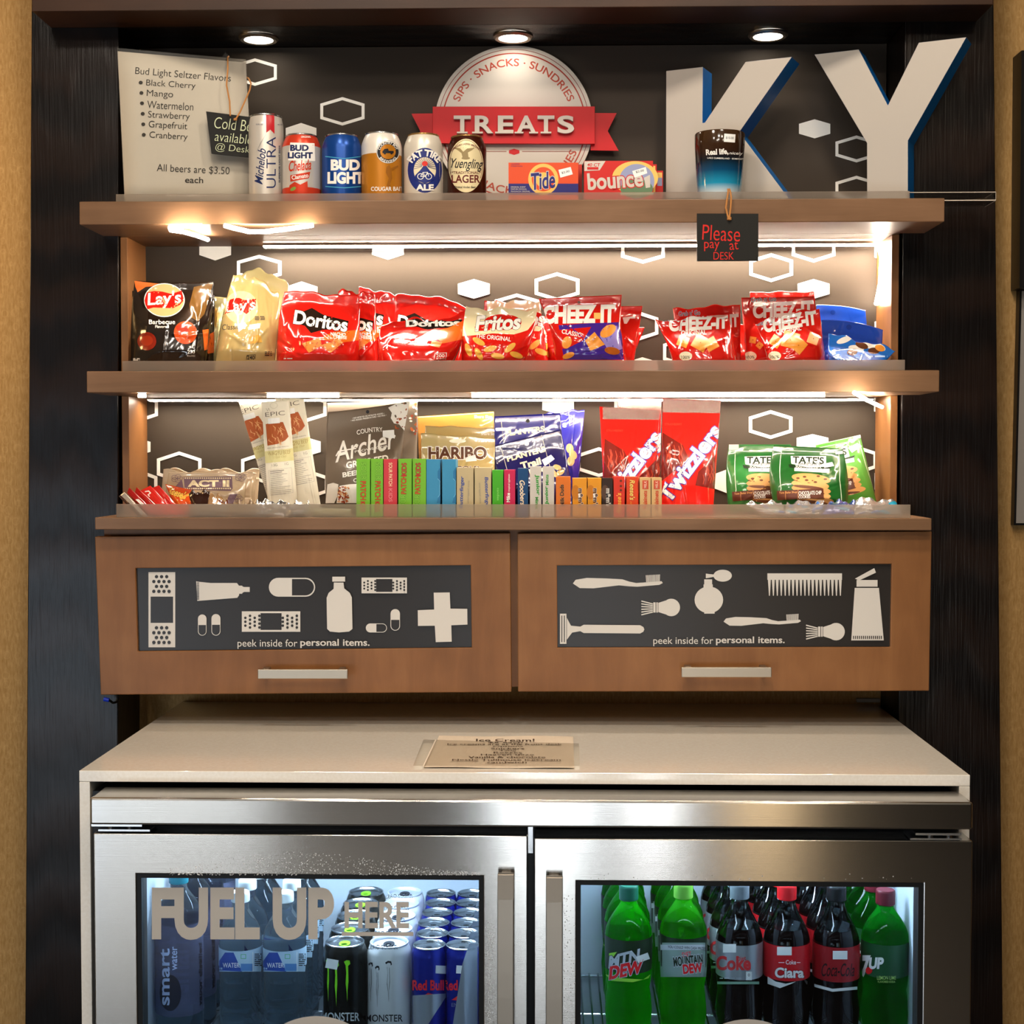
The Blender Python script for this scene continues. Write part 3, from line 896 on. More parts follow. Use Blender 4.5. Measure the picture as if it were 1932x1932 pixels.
for a, c in ((ix0, im0), (im1, ix1)):
    b = B()
    for k in range(34): x = a + .012 + (c - a - .024) * k / 33; b.tube([(x, .03, ZS - .0025), (x, .543, ZS - .0025)], .0018, ALU, 6)
    for y in (.03, .2, .36, .543): b.tube([(a + .006, y, ZS - .006), (c - .006, y, ZS - .006)], .0022, ALU, 6)
    b.build('wire_shelf', frg)
    B().box(a + .02, c - .02, .27, .30, ZI1 - .012, ZI1 - .0045, mat('#d8eaff', .4, em=210, nm='fridge_led')).build('light_bar', frg)
    B().box(a + .03, c - .03, .045, .053, ZI1 - .010, ZI1 - .0045, mat('#d8eaff', .4, em=75, nm='fridge_led_front')).build('light_bar', frg)
FOOT = mat('#101010', .5)
for a in (bx0 + .05, bx1 - .05):
    for y in (.05, .5): B().lathe([(.0, .0005), (.02, .0005), (.02, .02), (.012, .02), (.012, .1), (0, .1)], a, y, 0, FOOT, 16).build('foot', frg)
B().box(bx0 + .01, bx1 - .01, .02, .03, .012, .095, BODY).build('kick_plate', frg)
HND = mat('#8f877c', .45, 1, nm='satin_handle')
GP = mat('#b8b1a7', .5, nm='glass_vinyl')


def fdoor(x0, x1, yt, g0, g1, gt, prints):
    d = None

    def P4(a, c, t, bt): return [(a, bt), (c, bt), (c, t), (a, t)]
    X = lambda p: U1(p, 1750, YO)[0]
    zt_, zb_ = U1(966, yt, YO)[2], .115
    gx0, gx1, gz1, gz0 = X(g0), X(g1), U1(966, gt, YO)[2], .2
    b = B(); Y0, Y1 = YO, -.012
    ox0, ox1 = X(x0), X(x1)
    o = np.array([(ox0, Y0, zb_), (ox1, Y0, zb_), (ox1, Y0, zt_), (ox0, Y0, zt_)]); i = np.array([(gx0, Y0, gz0), (gx1, Y0, gz0), (gx1, Y0, gz1), (gx0, Y0, gz1)])
    off = np.array((0, Y1 - Y0, 0)); v = np.vstack((o, i, o + off, i + off))
    for k in range(4):
        l = (k + 1) % 4
        b.add(v[[k, l, 4 + l, 4 + k, 8 + k, 8 + l, 12 + l, 12 + k]], [(0, 1, 2, 3), (5, 4, 7, 6), (1, 0, 4, 5), (3, 2, 6, 7)], STEEL)
    d = b.build('door', frg, bev=.0015)
    gk = .0062
    b = B(); j = i + np.array([(gk, 0, gk), (-gk, 0, gk), (-gk, 0, -gk), (gk, 0, -gk)]); of = np.array((0, .03, 0)); s_ = np.array((0, .002, 0))
    v = np.vstack((i + s_, j + s_, i + of, j + of))
    for k in range(4):
        l = (k + 1) % 4
        b.add(v[[k, l, 4 + l, 4 + k, 8 + k, 8 + l, 12 + l, 12 + k]], [(0, 1, 2, 3), (5, 4, 7, 6), (1, 0, 4, 5), (3, 2, 6, 7)], BLACK)
    b.build('gasket', d)
    b = B(); b.add([j[0] + (0, .008, 0), j[1] + (0, .008, 0), j[2] + (0, .008, 0), j[3] + (0, .008, 0)], [(0, 1, 2, 3)], GLASS)
    prints.onto(b, flat(YO + .0075), None, .0001)
    b.build('glass_pane', d)
    return d


p = Pr()
p.txt('FUEL UP', 458.5, 1724, 344, 99, GP, bold=.045); p.txt('HERE', 711, 1726.5, 122, 50, GP, bold=.03); p.rect(645, 1758.5, 780, 1766, GP)
p.ell(597, 2052, 135, 135, GP, 64)
dl = fdoor(178, 995, 1577, 258, 912, 1653, p)
p = Pr(); p.ell(1411, 2053, 130, 130, GP, 64)
dr = fdoor(1008, 1833, 1581.5, 1087, 1742, 1661, p)
for d, x0, x1, yt in ((dl, 938, 969.5, 1655), (dr, 1030, 1062, 1660)):
    a, c = U1(x0, 1750, -.1)[0], U1(x1, 1750, -.1)[0]; zt_ = U1(966, yt, -.1)[2]; zb_ = .22; n = 18
    out = []; inn = []
    for k in range(n + 1):
        t = k / n; z = zt_ + (zb_ - zt_) * t; bow = math.sin(math.pi * t) ** .6 * .022
        out.append((a, -.086 - bow, z)); inn.append((a, -.076 - bow, z))
    b = B(); b.slab(out + inn[::-1], (c - a, 0, 0), HND)
    for z in (zt_ - .012, zb_ + .012): b.box(a + .004, c - .004, -.083, YO - .0003, z - .008, z + .008, STEEL)
    b.build('handle', d, bev=.0012)
for x0, x1, x2, x3, y0 in ((167, 263, 180, 278, 1560), (1733, 1820, 1723, 1821, 1568)):
    z = zz(y0 + 2, -.06); zt_ = hz0
    b = B(); b.box(xx(x0, -.06), xx(x1, -.06), -.064, -.02, min(z, zt_ - .0034), min(z, zt_ - .0034) + .003, ALU); z2_ = zz(1571.5 if x0 < 500 else 1579, -.06)
    b.box(xx(x2, -.06), xx(x3, -.06), -.064, -.02, z2_, z2_ + .0025, ALU)
    for x in (x0 + 32, x0 + 68): b.lathe([(.004, z2_ + .0026), (.004, z)], xx(x, -.06), -.05, 0, ALU, 12)
    b.build('hinge', frg)
B().box(xx(997, -.03), xx(1006, -.03), -.045, -.0006, zz(1604, -.03), hz0 - .0004, ALU).build('bracket', frg)


# ---------------------------------------------------------------- what stands in the fridge
def copy_thing(root, loc, label, group=None):
    r = root.copy(); COL.objects.link(r); r.location = loc; r['label'] = label
    if group: r['group'] = group
    for ch in list(root.children):
        c = ch.copy(); COL.objects.link(c); c.parent = r
        for g in list(ch.children):
            d = g.copy(); COL.objects.link(d); d.parent = c
    return r


WATER = soda('#e6f3fa', .07); PETC = arch_glass('clear_bottle', '#dfe9ea')
ORD = ('nearest the glass', 'second from the glass', 'third from the glass', 'fourth from the glass', 'fifth from the glass', 'last at the back')
INK = mat('#14141a', .5)
STK = mat('#e6e6e2', .6, nm='price_sticker')


def profile_r(prof):
    zz_ = np.array([q[1] for q in prof]); rr_ = np.array([q[0] for q in prof]); o = np.argsort(zz_, kind='stable')
    return lambda z0: (lambda z: np.interp(z - z0, zz_[o], rr_[o]))


def bottle(name, label, cat, group, px, Y, body, capc, lab, prints, H=.233, kind='dew', capr=.0148, capk=None):
    c = U1(px, 1760, Y); cx, cy = c[0], Y; z0 = ZS + .0004
    t = thing(name, label, cat, (cx, cy, z0), group)
    T = lambda lst: [(r_, H + z) + tuple(m_) for r_, z, *m_ in lst]
    if kind == 'dew':
        top = T([(.0355, -.127), (.0362, -.074), (.035, -.066), (.031, -.056), (.024, -.044), (.016, -.033), (.0125, -.027), (.0125, -.018), (0, -.018)])
        low = [(0, .003), (.026, .0), (.031, .004), (.0345, .016), (.0362, .04), (.0345, .062), (.0325, .075), (.0345, .088), (.0358, H - .13)]
        prof = low + top; lz = (-.127, -.076)
    elif kind == 'coke':
        low = [(0, .003), (.026, .0), (.031, .004), (.0345, .02), (.036, .045), (.033, .07), (.034, .085), (.0352, H - .141)]
        if isinstance(body, tuple): liq, neck = body
        prof = low + T([(.0355, -.139), (.0355, -.086), (.0345, -.078), (.0325, -.072), (.029, -.064), (0, -.064)])
        lz = (-.139, -.086)
    else:
        low = [(0, .003), (.026, .0), (.0315, .004), (.0325, .012)]
        for k in range(18): low.append((.0325 - (.0012 if k % 2 else 0), .016 + k * .0055))
        prof = low + T([(.0325, -.112), (.0325, -.072), (.0315, -.062), (.028, -.052), (.0185, -.036), (.0125, -.026), (.0125, -.014), (0, -.014)])
        lz = (-.111, -.0815)
    b = B()
    if kind == 'coke':
        b.lathe(prof, cx, cy, z0, body[0], 40)
        b.build('bottle_body', t)
        b = B(); b.lathe(T([(.0292, -.0637), (.0245, -.055), (.019, -.045), (.0155, -.036), (.0128, -.028), (.0125, -.018)]), cx, cy, z0, body[1], 40); b.build('bottle_neck', t)
    else:
        b.lathe(prof, cx, cy, z0, body, 40); b.build('bottle_body', t)
    rz = profile_r(prof)(z0)
    b = B(); za, zb = H + lz[0], H + lz[1]; rl = .0006
    b.lathe([(.0005 + np.interp(za, [q[1] for q in prof[-8:]][::1], [q[0] for q in prof[-8:]]) * 0 + rz(np.array([z0 + za]))[0], za), (rz(np.array([z0 + zb]))[0] + .0005, zb)], cx, cy, z0, lab, 48)
    if prints: prints.onto(b, cyl(cx, cy, lambda z: rz(z) + .0006), 5, .0001)
    b.build('label', t)
    b = B(); cp = capk or capc
    rr_ = capr; hh = .0225 if kind != 'water' else .015
    a = np.linspace(0, 2 * math.pi, 48, endpoint=False)
    b.lathe([(rr_ * .94, H - hh), (rr_, H - hh + .001), (rr_, H - .0045), (rr_ * .99, H - .0035), (rr_ * .97, H - .0012), (rr_ * .9, H), (0, H)], cx, cy, z0, capc, 32)
    b.build('cap', t)
    return t


def rowof(t, n, dy, names, jx=0.0, group=None):
    random.seed(len(names) * 7 + int(abs(t.location.x) * 1000))
    for k in range(1, n):
        l = Vector(t.location); l.y += dy * k; l.x += random.uniform(-1, 1) * jx
        copy_thing(t, l, names + ', ' + ORD[k] + ' in its row', group)


GRN = soda
DEWG, DIETG, UPG = GRN('#3cf52a'), GRN('#6dfc40'), GRN('#2fd850')
COLA = (mat('#070303', .08, nm='cola'), PETC)
K = 4.025
DKG, RED, SIL = mat('#12240f', .4), mat('#c8181c', .4), mat('#b9bcc0', .3)
RW = 'soda bottles in the right half of the fridge'
p = Pr(1000, 1560, K)
LIME = mat('#8cc63a', .4)
p.poly([(570, 1120), (620, 1170), (780, 1180), (900, 1150), (915, 1120), (860, 1160), (700, 1150)], LIME); p.poly([(600, 960), (660, 950), (600, 1030)], LIME)
p.txt('MTN', 715, 1000, 240, 90, SIL, rot=-14, bold=.04, shear=.35, ol=(INK, .03)); p.txt('DEW', 730, 1085, 260, 100, RED, rot=-12, bold=.05, shear=.3, ol=(SIL, .04))
p.rect(810, 970, 905, 1020, STK, -20)
t = bottle('soda_bottle', 'bright green soda bottle with dark green cap, nearest the glass', 'bottle', RW, 1186, .26, DEWG, mat('#0c4a38', .4), DKG, p)
rowof(t, 4, .073, 'bright green soda bottle with dark green cap', .002)
p = Pr(1000, 1560, K)
p.rect(985, 880, 1345, 1140, mat('#7d8f86', .5)); p.rect(990, 895, 1345, 935, SIL); p.txt('YOU COULD WIN CASH PRIZES', 1190, 918, 290, 20, INK, rot=3)
p.txt('DIET', 1190, 968, 70, 36, RED, rot=-8, bold=.02, ol=(SIL, .03)); p.txt('MOUNTAIN', 1200, 1015, 225, 75, DKG, rot=-6, bold=.04, ol=(SIL, .05)); p.txt('DEW', 1235, 1075, 150, 75, RED, rot=-6, bold=.05, ol=(SIL, .05))
t = bottle('soda_bottle', 'lime green soda bottle with silver label, nearest the glass', 'bottle', RW, 1289, .262, DIETG, mat('#5c9a34', .4), DKG, p, H=.236)
rowof(t, 4, .073, 'lime green soda bottle with silver label', .003)
p = Pr(1000, 1560, K)
p.txt('Coke', 1545, 1035, 265, 110, mat('#b5282a', .4), bold=.035); p.txt('Diet', 1605, 1000, 70, 32, mat('#b5282a', .4), rot=-8)
p.rect(1640, 1100, 1685, 1165, STK); p.txt('0', 1662, 1125, 14, 22, INK); p.rect(1465, 890, 1565, 955, STK); p.scrib(1440, 1140, 1620, 1160, 1, SIL, 8, 3); p.rect(1390, 1175, 1740, 1195, mat('#7fa08a', .5))
t = bottle('soda_bottle', 'dark cola bottle with grey cap and silver label, nearest the glass', 'bottle', RW, 1395, .262, COLA, mat('#5d656b', .4), mat('#a5a8ac', .3, .6), p, H=.236, kind='coke')
rowof(t, 4, .073, 'dark cola bottle with grey cap', .003)
CRED = mat('#a81016', .4); p = Pr(1400, 1560, 3.632); WP = mat('#e8e4e0', .4)
p.poly([(175, 1025), (230, 1060), (300, 1075), (370, 1060), (430, 1030), (340, 1075), (260, 1105), (175, 1075)], WP); p.txt('Coke', 335, 928, 70, 30, WP); p.line([(250, 930), (290, 930)], 4, WP); p.line([(375, 930), (400, 930)], 4, WP)
p.txt('Ciara', 325, 1000, 200, 72, WP, bold=.035, ol=(mat('#5a0a0c', .5), .03)); p.rect(240, 822, 340, 880, STK)
t = bottle('soda_bottle', 'dark cola bottle with red cap and red label with a white name, nearest the glass', 'bottle', RW, 1484, .262, COLA, mat('#b01218', .4), CRED, p, H=.235, kind='coke')
rowof(t, 4, .073, 'dark cola bottle with red cap', .003)
p = Pr(1400, 1560, 3.632)
p.txt('Coca-Cola', 660, 980, 230, 90, mat('#160405', .4), bold=.01, shear=.15); p.poly([(490, 1075), (620, 1110), (790, 1095), (790, 1115), (620, 1130), (490, 1095)], WP); p.rect(622, 850, 722, 908, STK)
t = bottle('soda_bottle', 'dark cola bottle with black cap and dark red label, nearest the glass', 'bottle', RW, 1577.6, .262, COLA, mat('#0a0a0c', .4), mat('#7d0d12', .4), p, H=.234, kind='coke')
rowof(t, 4, .073, 'dark cola bottle with black cap', .003)
p = Pr(1400, 1560, 3.632)
p.txt('7', 845, 955, 60, 150, WP, bold=.06, shear=.1); p.ell(868, 985, 24, 24, RED); p.txt('UP', 920, 935, 100, 80, WP, bold=.05, shear=.1); YG = mat('#8fae5a', .5); p.txt('LEMON LIME', 990, 1035, 130, 26, YG, bold=.01); p.txt('FLAVORED SODA', 990, 1062, 120, 14, YG)
t = bottle('soda_bottle', 'green lemon lime soda bottle with maroon cap, nearest the glass', 'bottle', RW, 1670, .262, UPG, mat('#4a0f18', .4), mat('#0f3a1c', .4), p, H=.228)
rowof(t, 4, .073, 'green soda bottle with maroon cap', .003)

# water bottles
LW = 'bottles in the left half of the fridge'
p = Pr(140, 1560 - 20, K); NAVY = mat('#1b3f8f', .4); PALE = mat('#a9c3d6', .4)


def waterp(dx):
    p = Pr(140, 1540, K)
    p.rect(1435 + dx, 1030, 1770 + dx, 1180, PALE); p.poly([(1435 + dx, 1100), (1480 + dx, 1035), (1545 + dx, 1035), (1610 + dx, 1180), (1435 + dx, 1170)], NAVY); p.rect(1600 + dx, 1120, 1690 + dx, 1175, mat('#4f7fb5', .4))
    p.txt('WATER', 1527 + dx, 1132, 128, 36, WP, bold=.01); p.rect(1600 + dx, 1048, 1640 + dx, 1083, mat('#4fae5c', .5)); p.rect(1604 + dx, 1052, 1636 + dx, 1079, PALE)
    p.scrib(1705 + dx, 1040, 1765 + dx, 1140, 7, INK, 7, 5); p.rect(1690 + dx, 1030, 1694 + dx, 1180, WP)
    return p


t = bottle('water_bottle', 'clear water bottle with white cap and blue label beside the dark can, nearest the glass', 'bottle', LW, 537, .21, WATER, mat('#dfe8ea', .4), PALE, waterp(0), H=.233, kind='water', capr=.0142)
rowof(t, 4, .066, 'clear water bottle beside the dark cans', .004)
t = bottle('water_bottle', 'clear water bottle with white cap and blue label beside the tall bottle, nearest the glass', 'bottle', LW, 454, .21, WATER, mat('#dfe8ea', .4), PALE, waterp(-335), H=.233, kind='water', capr=.0142)
rowof(t, 4, .066, 'clear water bottle beside the tall bottles', .004)
# tall bottles at the far left
c = U1(338, 1760, .215); cx, cy, z0 = c[0], .215, ZS + .0004
t = thing('tall_water_bottle', 'tall clear water bottle with violet tinted label, nearest the glass', 'bottle', (cx, cy, z0), LW)
H = .262; pf = [(0, .003), (.028, 0), (.034, .005), (.0362, .012), (.0362, .19), (.0345, .202), (.026, .218), (.0155, .232), (.0125, .238), (.0125, .247), (0, .247)]
B().lathe(pf, cx, cy, z0, WATER, 40).build('bottle_body', t)
VIO = mat('#8a90b4', .15, tr=.75, ior=1.1, nm='violet_film'); p = Pr(140, 1540, K)
DK2 = mat('#1a1a26', .5); LB = mat('#b9c6e6', .4)
p.ell(730, 1342, 82, 137, DK2, 36); p.txt('smart', 690, 1220, 430, 70, LB, rot=-90, bold=.02); p.txt('water', 760, 1080, 180, 45, LB, rot=-90); p.txt('vapor distilled', 965, 1200, 480, 30, DK2, rot=-90, bold=.03)
b = B(); b.lathe([(.0366, .05), (.0366, .188)], cx, cy, z0, VIO, 48); p.onto(b, cyl(cx, cy, lambda z: np.full(len(z), .0368)), 5, .0001); b.build('label', t)
B().lathe([(.0138, .2445), (.0145, .2455), (.0145, .2605), (.0135, H), (0, H)], cx, cy, z0, mat('#1f7f8f', .4), 32).build('cap', t)
for k in range(1, 4): copy_thing(t, (cx + .003 * (k % 2), cy + .075 * k, z0), 'tall clear water bottle with violet label, ' + ORD[k] + ' in its row')


# energy drink cans
def can(name, label, group, px, Y, r_, H, z0, paint, prints, rim=.86, seg=48, lidm=ALU, zones=None, tabm=ALU, sh=.0):
    cx, cy = U1(px, 1300, Y)[0], Y
    t = thing(name, label, 'can', (cx, cy, z0), group)
    rr_ = r_ * rim
    prof = [(r_ * .72, .0), (r_ * .8, .0005), (r_, .0065), (r_, H - .0155 - sh)]
    for k in range(1, 6):
        a = k / 5; prof.append((r_ + (rr_ - r_) * (a ** 1.6), H - .0155 - sh + (.0125 + sh) * a))
    b = B(); b.add([(cx + r_ * .72 * math.cos(a), cy + r_ * .72 * math.sin(a), z0) for a in np.linspace(0, 2 * math.pi, 24, endpoint=False)], [tuple(range(24))], ALU)
    rz = profile_r(prof)(z0)
    if zones:
        full = []
        zs_ = sorted(set([q[1] for q in prof] + [z for z, _ in zones if 0 < z < H - .003]))
        for z in zs_:
            m_ = [mm for zz_, mm in zones if z <= zz_ + 1e-9]
            full.append((float(np.interp(z, [q[1] for q in prof], [q[0] for q in prof])), z, m_[0] if m_ else paint))
        b.lathe(full, cx, cy, z0, paint, seg)
    else: b.lathe(prof, cx, cy, z0, paint, seg)
    if prints: prints.onto(b, cyl(cx, cy, rz), 4, .00012)
    b.build('can_body', t)
    b = B(); b.lathe([(rr_, H - .003), (rr_ + .0008, H - .0022), (rr_ + .0008, H - .0006), (rr_ - .0004, H), (rr_ - .0016, H - .001), (rr_ - .0026, H - .0055), (rr_ - .004, H - .006), (rr_ - .0055, H - .0042), (0, H - .0042)], cx, cy, z0, lidm, seg)
    b.build('lid', t)
    b = B(); zt_ = z0 + H - .0036
    outer = [(cx + .0085 * math.cos(a), cy - .004 + .0125 * math.sin(a), zt_) for a in np.linspace(0, 2 * math.pi, 20, endpoint=False)]
    inner = [(cx + .0048 * math.cos(a), cy - .0085 + .0048 * math.sin(a), zt_) for a in np.linspace(0, 2 * math.pi, 20, endpoint=False)]
    v = outer + inner + [(x, y, z + .0012) for x, y, z in outer + inner]
    f = []
    for k in range(20):
        l = (k + 1) % 20
        f += [(40 + k, 40 + l, 60 + l, 60 + k), (k, l, 40 + l, 40 + k), (20 + l, 20 + k, 60 + k, 60 + l)]
    b.add(v, f, tabm); b.build('pull_tab', t)
    return t


EC = 'energy drink cans in the left half of the fridge'
K2 = 3.864
NEON = mat('#7ed321', .4, nm='neon_green'); CANB = mat('#101210', .25, .4)


def claw(p, x, y0, y1, m_, w0=26):
    h = y1 - y0
    p.poly([(x - w0 * .9, y0 + h * .03), (x - w0 * .1, y0 - h * .01), (x + w0 * .8, y0), (x + w0, y0 + h * .08), (x + w0 * .35, y0 + h * .13), (x + w0 * .45, y0 + h * .5), (x + w0 * .2, y0 + h * .72), (x + w0 * .1, y1), (x - w0 * .1, y0 + h * .75), (x - w0 * .4, y0 + h * .55), (x - w0 * .2, y0 + h * .3), (x - w0 * .4, y0 + h * .12)], m_)


p = Pr(580, 1560, K2)
claw(p, 150, 965, 1275, NEON, 17); claw(p, 208, 985, 1310, NEON, 22); claw(p, 288, 975, 1275, NEON, 24); p.txt('MONSTER', 240, 1385, 280, 62, mat('#c9cbc9', .4), bold=.01); p.rect(135, 965, 222, 1035, STK, 10)
t = can('energy_drink_can', 'tall black can with neon green claw marks, nearest the glass', EC, 649, .205, .033, .160, ZS + .0004, CANB, p, tabm=NEON)
rowof(t, 5, .0665, 'tall black can with green tab', .001)
p = Pr(580, 1560, K2); WC = mat('#d9dad8', .28, .3)
for x, y0, y1, w0 in ((460, 990, 1280, 18), (508, 1015, 1320, 18), (590, 980, 1280, 26)): claw(p, x, y0, y1, INK, w0); claw(p, x, y0 + 14, y1 - 22, WC, w0 - 7)
p.txt('MONSTER', 560, 1395, 270, 52, INK, bold=.01); p.txt('ZERO SUGAR', 545, 876, 225, 32, INK, bend=0)
t = can('energy_drink_can', 'tall white can with outlined claw marks, nearest the glass', EC, 733, .205, .033, .160, ZS + .0004, WC, p, tabm=INK, lidm=mat('#dde3ee', .3, .5))
rowof(t, 5, .0665, 'tall white can with dark tab', .001)
RBL, RBS, RBR = mat('#1c2580', .25, .55), mat('#b9bec6', .25, .7), mat('#c81e1e', .4)
for px, dx, nm in ((809, 0, 'slim blue and silver can beside the white can'), (872, 250, 'slim blue and silver can at the hinge side')):
    p = Pr(580, 1560, K2)
    p.txt('Red Bull', 880 + dx - (25 if dx else 0), 1155, 230, 76, RBR, bold=.03); p.poly([(800 + dx, 1262), (880 + dx, 1210), (980 + dx, 1240), (900 + dx, 1250), (960 + dx, 1275)], RBR); p.txt('ENERGY', 870 + dx, 1298, 140, 28, mat('#5a6070', .4)); p.rect(935 + dx * .6, 1012, 1010 + dx * .6, 1070, STK, 3)
    p.poly([(760 + dx, 1230), (1010 + dx, 1215), (1010 + dx, 1240), (880 + dx, 1440), (760 + dx, 1440)], RBS) if not dx else p.poly([(1180, 850), (1240, 850), (1240, 1440), (1060, 1440), (1130, 1000)], RBS)
    t = can('slim_drink_can', nm + ', nearest the glass', EC, px, .2, .0268, .158, ZS + .0004, RBL, p, rim=.9)
    rowof(t, 6, .0545, nm, .0022)

# ================================================================ top shelf
Z1, Z2, Z3 = S1T + .0006, S2T + .0006, S3T + .0006


def ext(q, yb, z):
    """carry the two side edges of a corner quad on down to the shelf"""
    q = [np.array(p, float) for p in q]
    for lo, hi, y in ((0, 3, yb[0]), (1, 2, yb[1])):
        for _ in range(3):
            py = pyz(q[lo][0], y, z); d = q[lo] - q[hi]; q[lo] = q[hi] + d * (py - q[hi][1]) / d[1]
    return q


def cr(ox, oy, sc, pts): return [(ox + x / sc, oy + y / sc) for x, y in pts]


BX, BY, BK = 440, 180, 3.715
NAVYB, GOLD = mat('#16244f', .4), mat('#b08a52', .25, .8)
BC = 'beer cans on the top shelf'


def beer(name, label, px, w_, top, Y, paint, p, zones=None, rim=.8, sh=.007, lidm=ALU, tabm=ALU):
    r_ = w_ / 2 * (Y + 2.09) / F
    H = U1(px, top + 1.5, Y - r_ * rim)[2] - Z1
    zn = [(U1(px, BY + y / BK, Y - r_)[2] - Z1, m_) for y, m_ in zones] if zones else None
    return can(name, label, BC, px, Y, r_, H, Z1, paint, p, rim=rim, sh=sh, lidm=lidm, zones=zn, tabm=tabm)


p = Pr(BX, BY, BK)
p.poly([(230, 128), (288, 128), (290, 270), (260, 240), (232, 262)], mat('#b01c24', .35)); p.poly([(235, 262), (200, 330), (160, 400), (190, 330)], mat('#a9a49c', .3, .5))
p.txt('Michelob', 190, 492, 245, 58, NAVYB, rot=-84, shear=.3); p.txt('ULTRA', 266, 470, 358, 66, NAVYB, rot=-90, bold=-.004); p.txt('SUPERIOR LIGHT BEER', 325, 480, 262, 13, NAVYB, rot=-90); p.txt('12 FL OZ', 185, 203, 50, 9, NAVYB); p.txt('95 CAL', 332, 205, 40, 9, NAVYB)
beer('beer_can', 'slim pale silver can with a red ribbon, tallest of the beer cans', 508, 65, 212, .44, mat('#c6bfb4', .3, .35), p, rim=.9, sh=.004)
ORR, WHT = mat('#c23a22', .3, .3), mat('#e4dfd6', .4)
p = Pr(BX, BY, BK)
p.poly([(400, 330), (570, 335), (575, 460), (385, 455)], WHT); p.txt('BUD', 464, 368, 130, 44, NAVYB, bold=.05); p.txt('LIGHT', 470, 420, 175, 44, NAVYB, bold=.05); p.txt('Chelada', 470, 490, 160, 75, ORR, bold=.02, shear=.2, rot=-5)
p.poly([(400, 560), (540, 535), (530, 580), (400, 605)], ORR); p.txt('Clamato', 468, 568, 118, 30, WHT, rot=-9, bold=.02); p.poly([(385, 680), (395, 630), (430, 605), (470, 625), (520, 600), (525, 680)], ORR); p.ell(420, 655, 22, 12, mat('#6f8a3a', .5), rot=-30)
p.txt('ORIGINAL', 510, 290, 70, 14, WHT)
beer('beer_can', 'red and silver beer can between the slim can and the blue can', 574, 73, 249, .43, ORR, p, [(735, ORR), (640, ORR), (345, mat('#c4beb6', .3, .4)), (180, ORR)])
p = Pr(BX, BY, BK)
p.txt('BUD', 786, 488, 205, 78, WHT, bold=.05); p.txt('LIGHT', 788, 578, 255, 84, WHT, bold=.05)
for y0, y1 in ((425, 440), (635, 645)): p.poly([(645, y0), (780, y1), (900, y0), (900, y0 + 6), (780, y1 + 6), (645, y0 + 6)], mat('#3f93b5', .4))
beer('beer_can', 'deep blue beer can with big white lettering', 649, 75, 249, .43, mat('#123f86', .28, .4), p)
p = Pr(BX, BY, BK); AMB = mat('#b0701c', .3, .25)
p.ell(1085, 397, 82, 80, INK, 40); p.ring(1085, 397, 80, 78, 4, WHT); p.ell(1085, 395, 54, 52, AMB, 36); p.arc('COUNTRY BOY', 1085, 397, 65, -75, 75, 18, WHT, bold=.01); p.arc('BREWING', 1085, 397, 65, 235, 125, 17, WHT, flip=True)
p.poly([(1045, 395), (1060, 375), (1085, 372), (1090, 388), (1125, 390), (1125, 405), (1048, 405)], INK); p.ell(1063, 406, 8, 8, INK, 12); p.ell(1110, 406, 8, 8, INK, 12)
FIG = mat('#8a5413', .4); p.poly([(1075, 500), (1095, 485), (1105, 510), (1155, 490), (1158, 500), (1110, 530), (1115, 580), (1100, 620), (1105, 640), (1075, 635), (1090, 580), (1070, 540)], FIG)
p.txt('COUGAR BAIT', 1078, 655, 225, 30, WHT, bold=.02)
beer('beer_can', 'amber and white beer can with a round truck badge', 723, 76, 245.5, .43, AMB, p, [(720, AMB), (402, AMB), (180, mat('#d8d0c4', .3, .2))])
p = Pr(BX, BY, BK); CREAM = mat('#cfc6b6', .3, .25); NV = mat('#1d2a6c', .35)
p.ell(1343, 525, 120, 158, NV, 44); p.ell(1343, 525, 78, 92, mat('#d8cba9', .4), 40)
for k in range(17):
    a = math.pi + math.pi * k / 16; p.line([(1343 + 20 * math.cos(a), 500 + 20 * math.sin(a)), (1343 + 76 * math.cos(a), 515 + 88 * math.sin(a))], 3, NV)
p.poly([(1275, 560), (1310, 525), (1343, 480), (1376, 525), (1410, 560), (1412, 590), (1343, 618), (1274, 590)], NV); p.ell(1343, 478, 20, 18, mat('#c82a1e', .4), 20)
for x in (1313, 1370): p.ring(x, 568, 23, 22, 5, WHT, 24)
p.line([(1313, 568), (1330, 540), (1362, 538), (1370, 568)], 4, WHT); p.line([(1330, 540), (1345, 568), (1362, 540)], 4, WHT); p.line([(1345, 568), (1313, 568)], 4, WHT)
p.arc('FAT TIRE', 1343, 530, 128, -58, 58, 50, WHT, bold=.045); p.txt('ALE', 1343, 645, 125, 44, WHT, bold=.045)
beer('beer_can', 'cream beer can with a blue oval bicycle badge', 801, 73, 248, .43, CREAM, p, lidm=GOLD)
p = Pr(BX, BY, BK); MAR = mat('#5c1c1a', .4); OVC = mat('#d6c79c', .35, .1); EAG = mat('#8d7a52', .45)
p.ell(1632, 492, 123, 188, OVC, 48); p.ring(1632, 492, 117, 180, 3, MAR, 48, 150, 390)
p.poly([(1540, 365), (1590, 370), (1612, 395), (1640, 372), (1695, 368), (1672, 385), (1645, 400), (1650, 440), (1610, 445), (1600, 405), (1575, 385)], EAG); p.ell(1630, 440, 30, 10, EAG, 16)
p.txt('Yuengling', 1632, 488, 230, 88, INK, shear=.25, bold=.008, rot=2); p.txt('*TRADITIONAL*', 1632, 541, 205, 20, MAR, bold=.01); p.txt('LAGER', 1630, 585, 200, 56, MAR, bold=.02); p.txt('Original Amber Beer', 1625, 645, 150, 22, INK, shear=.2); p.arc('AMERICAN HERBS BREWERY', 1632, 470, 130, -52, 52, 12, MAR)
beer('beer_can', 'dark brown beer can with a tan oval eagle badge', 882, 73, 251.5, .43, mat('#3a170b', .25, .35), p, lidm=GOLD, tabm=GOLD)

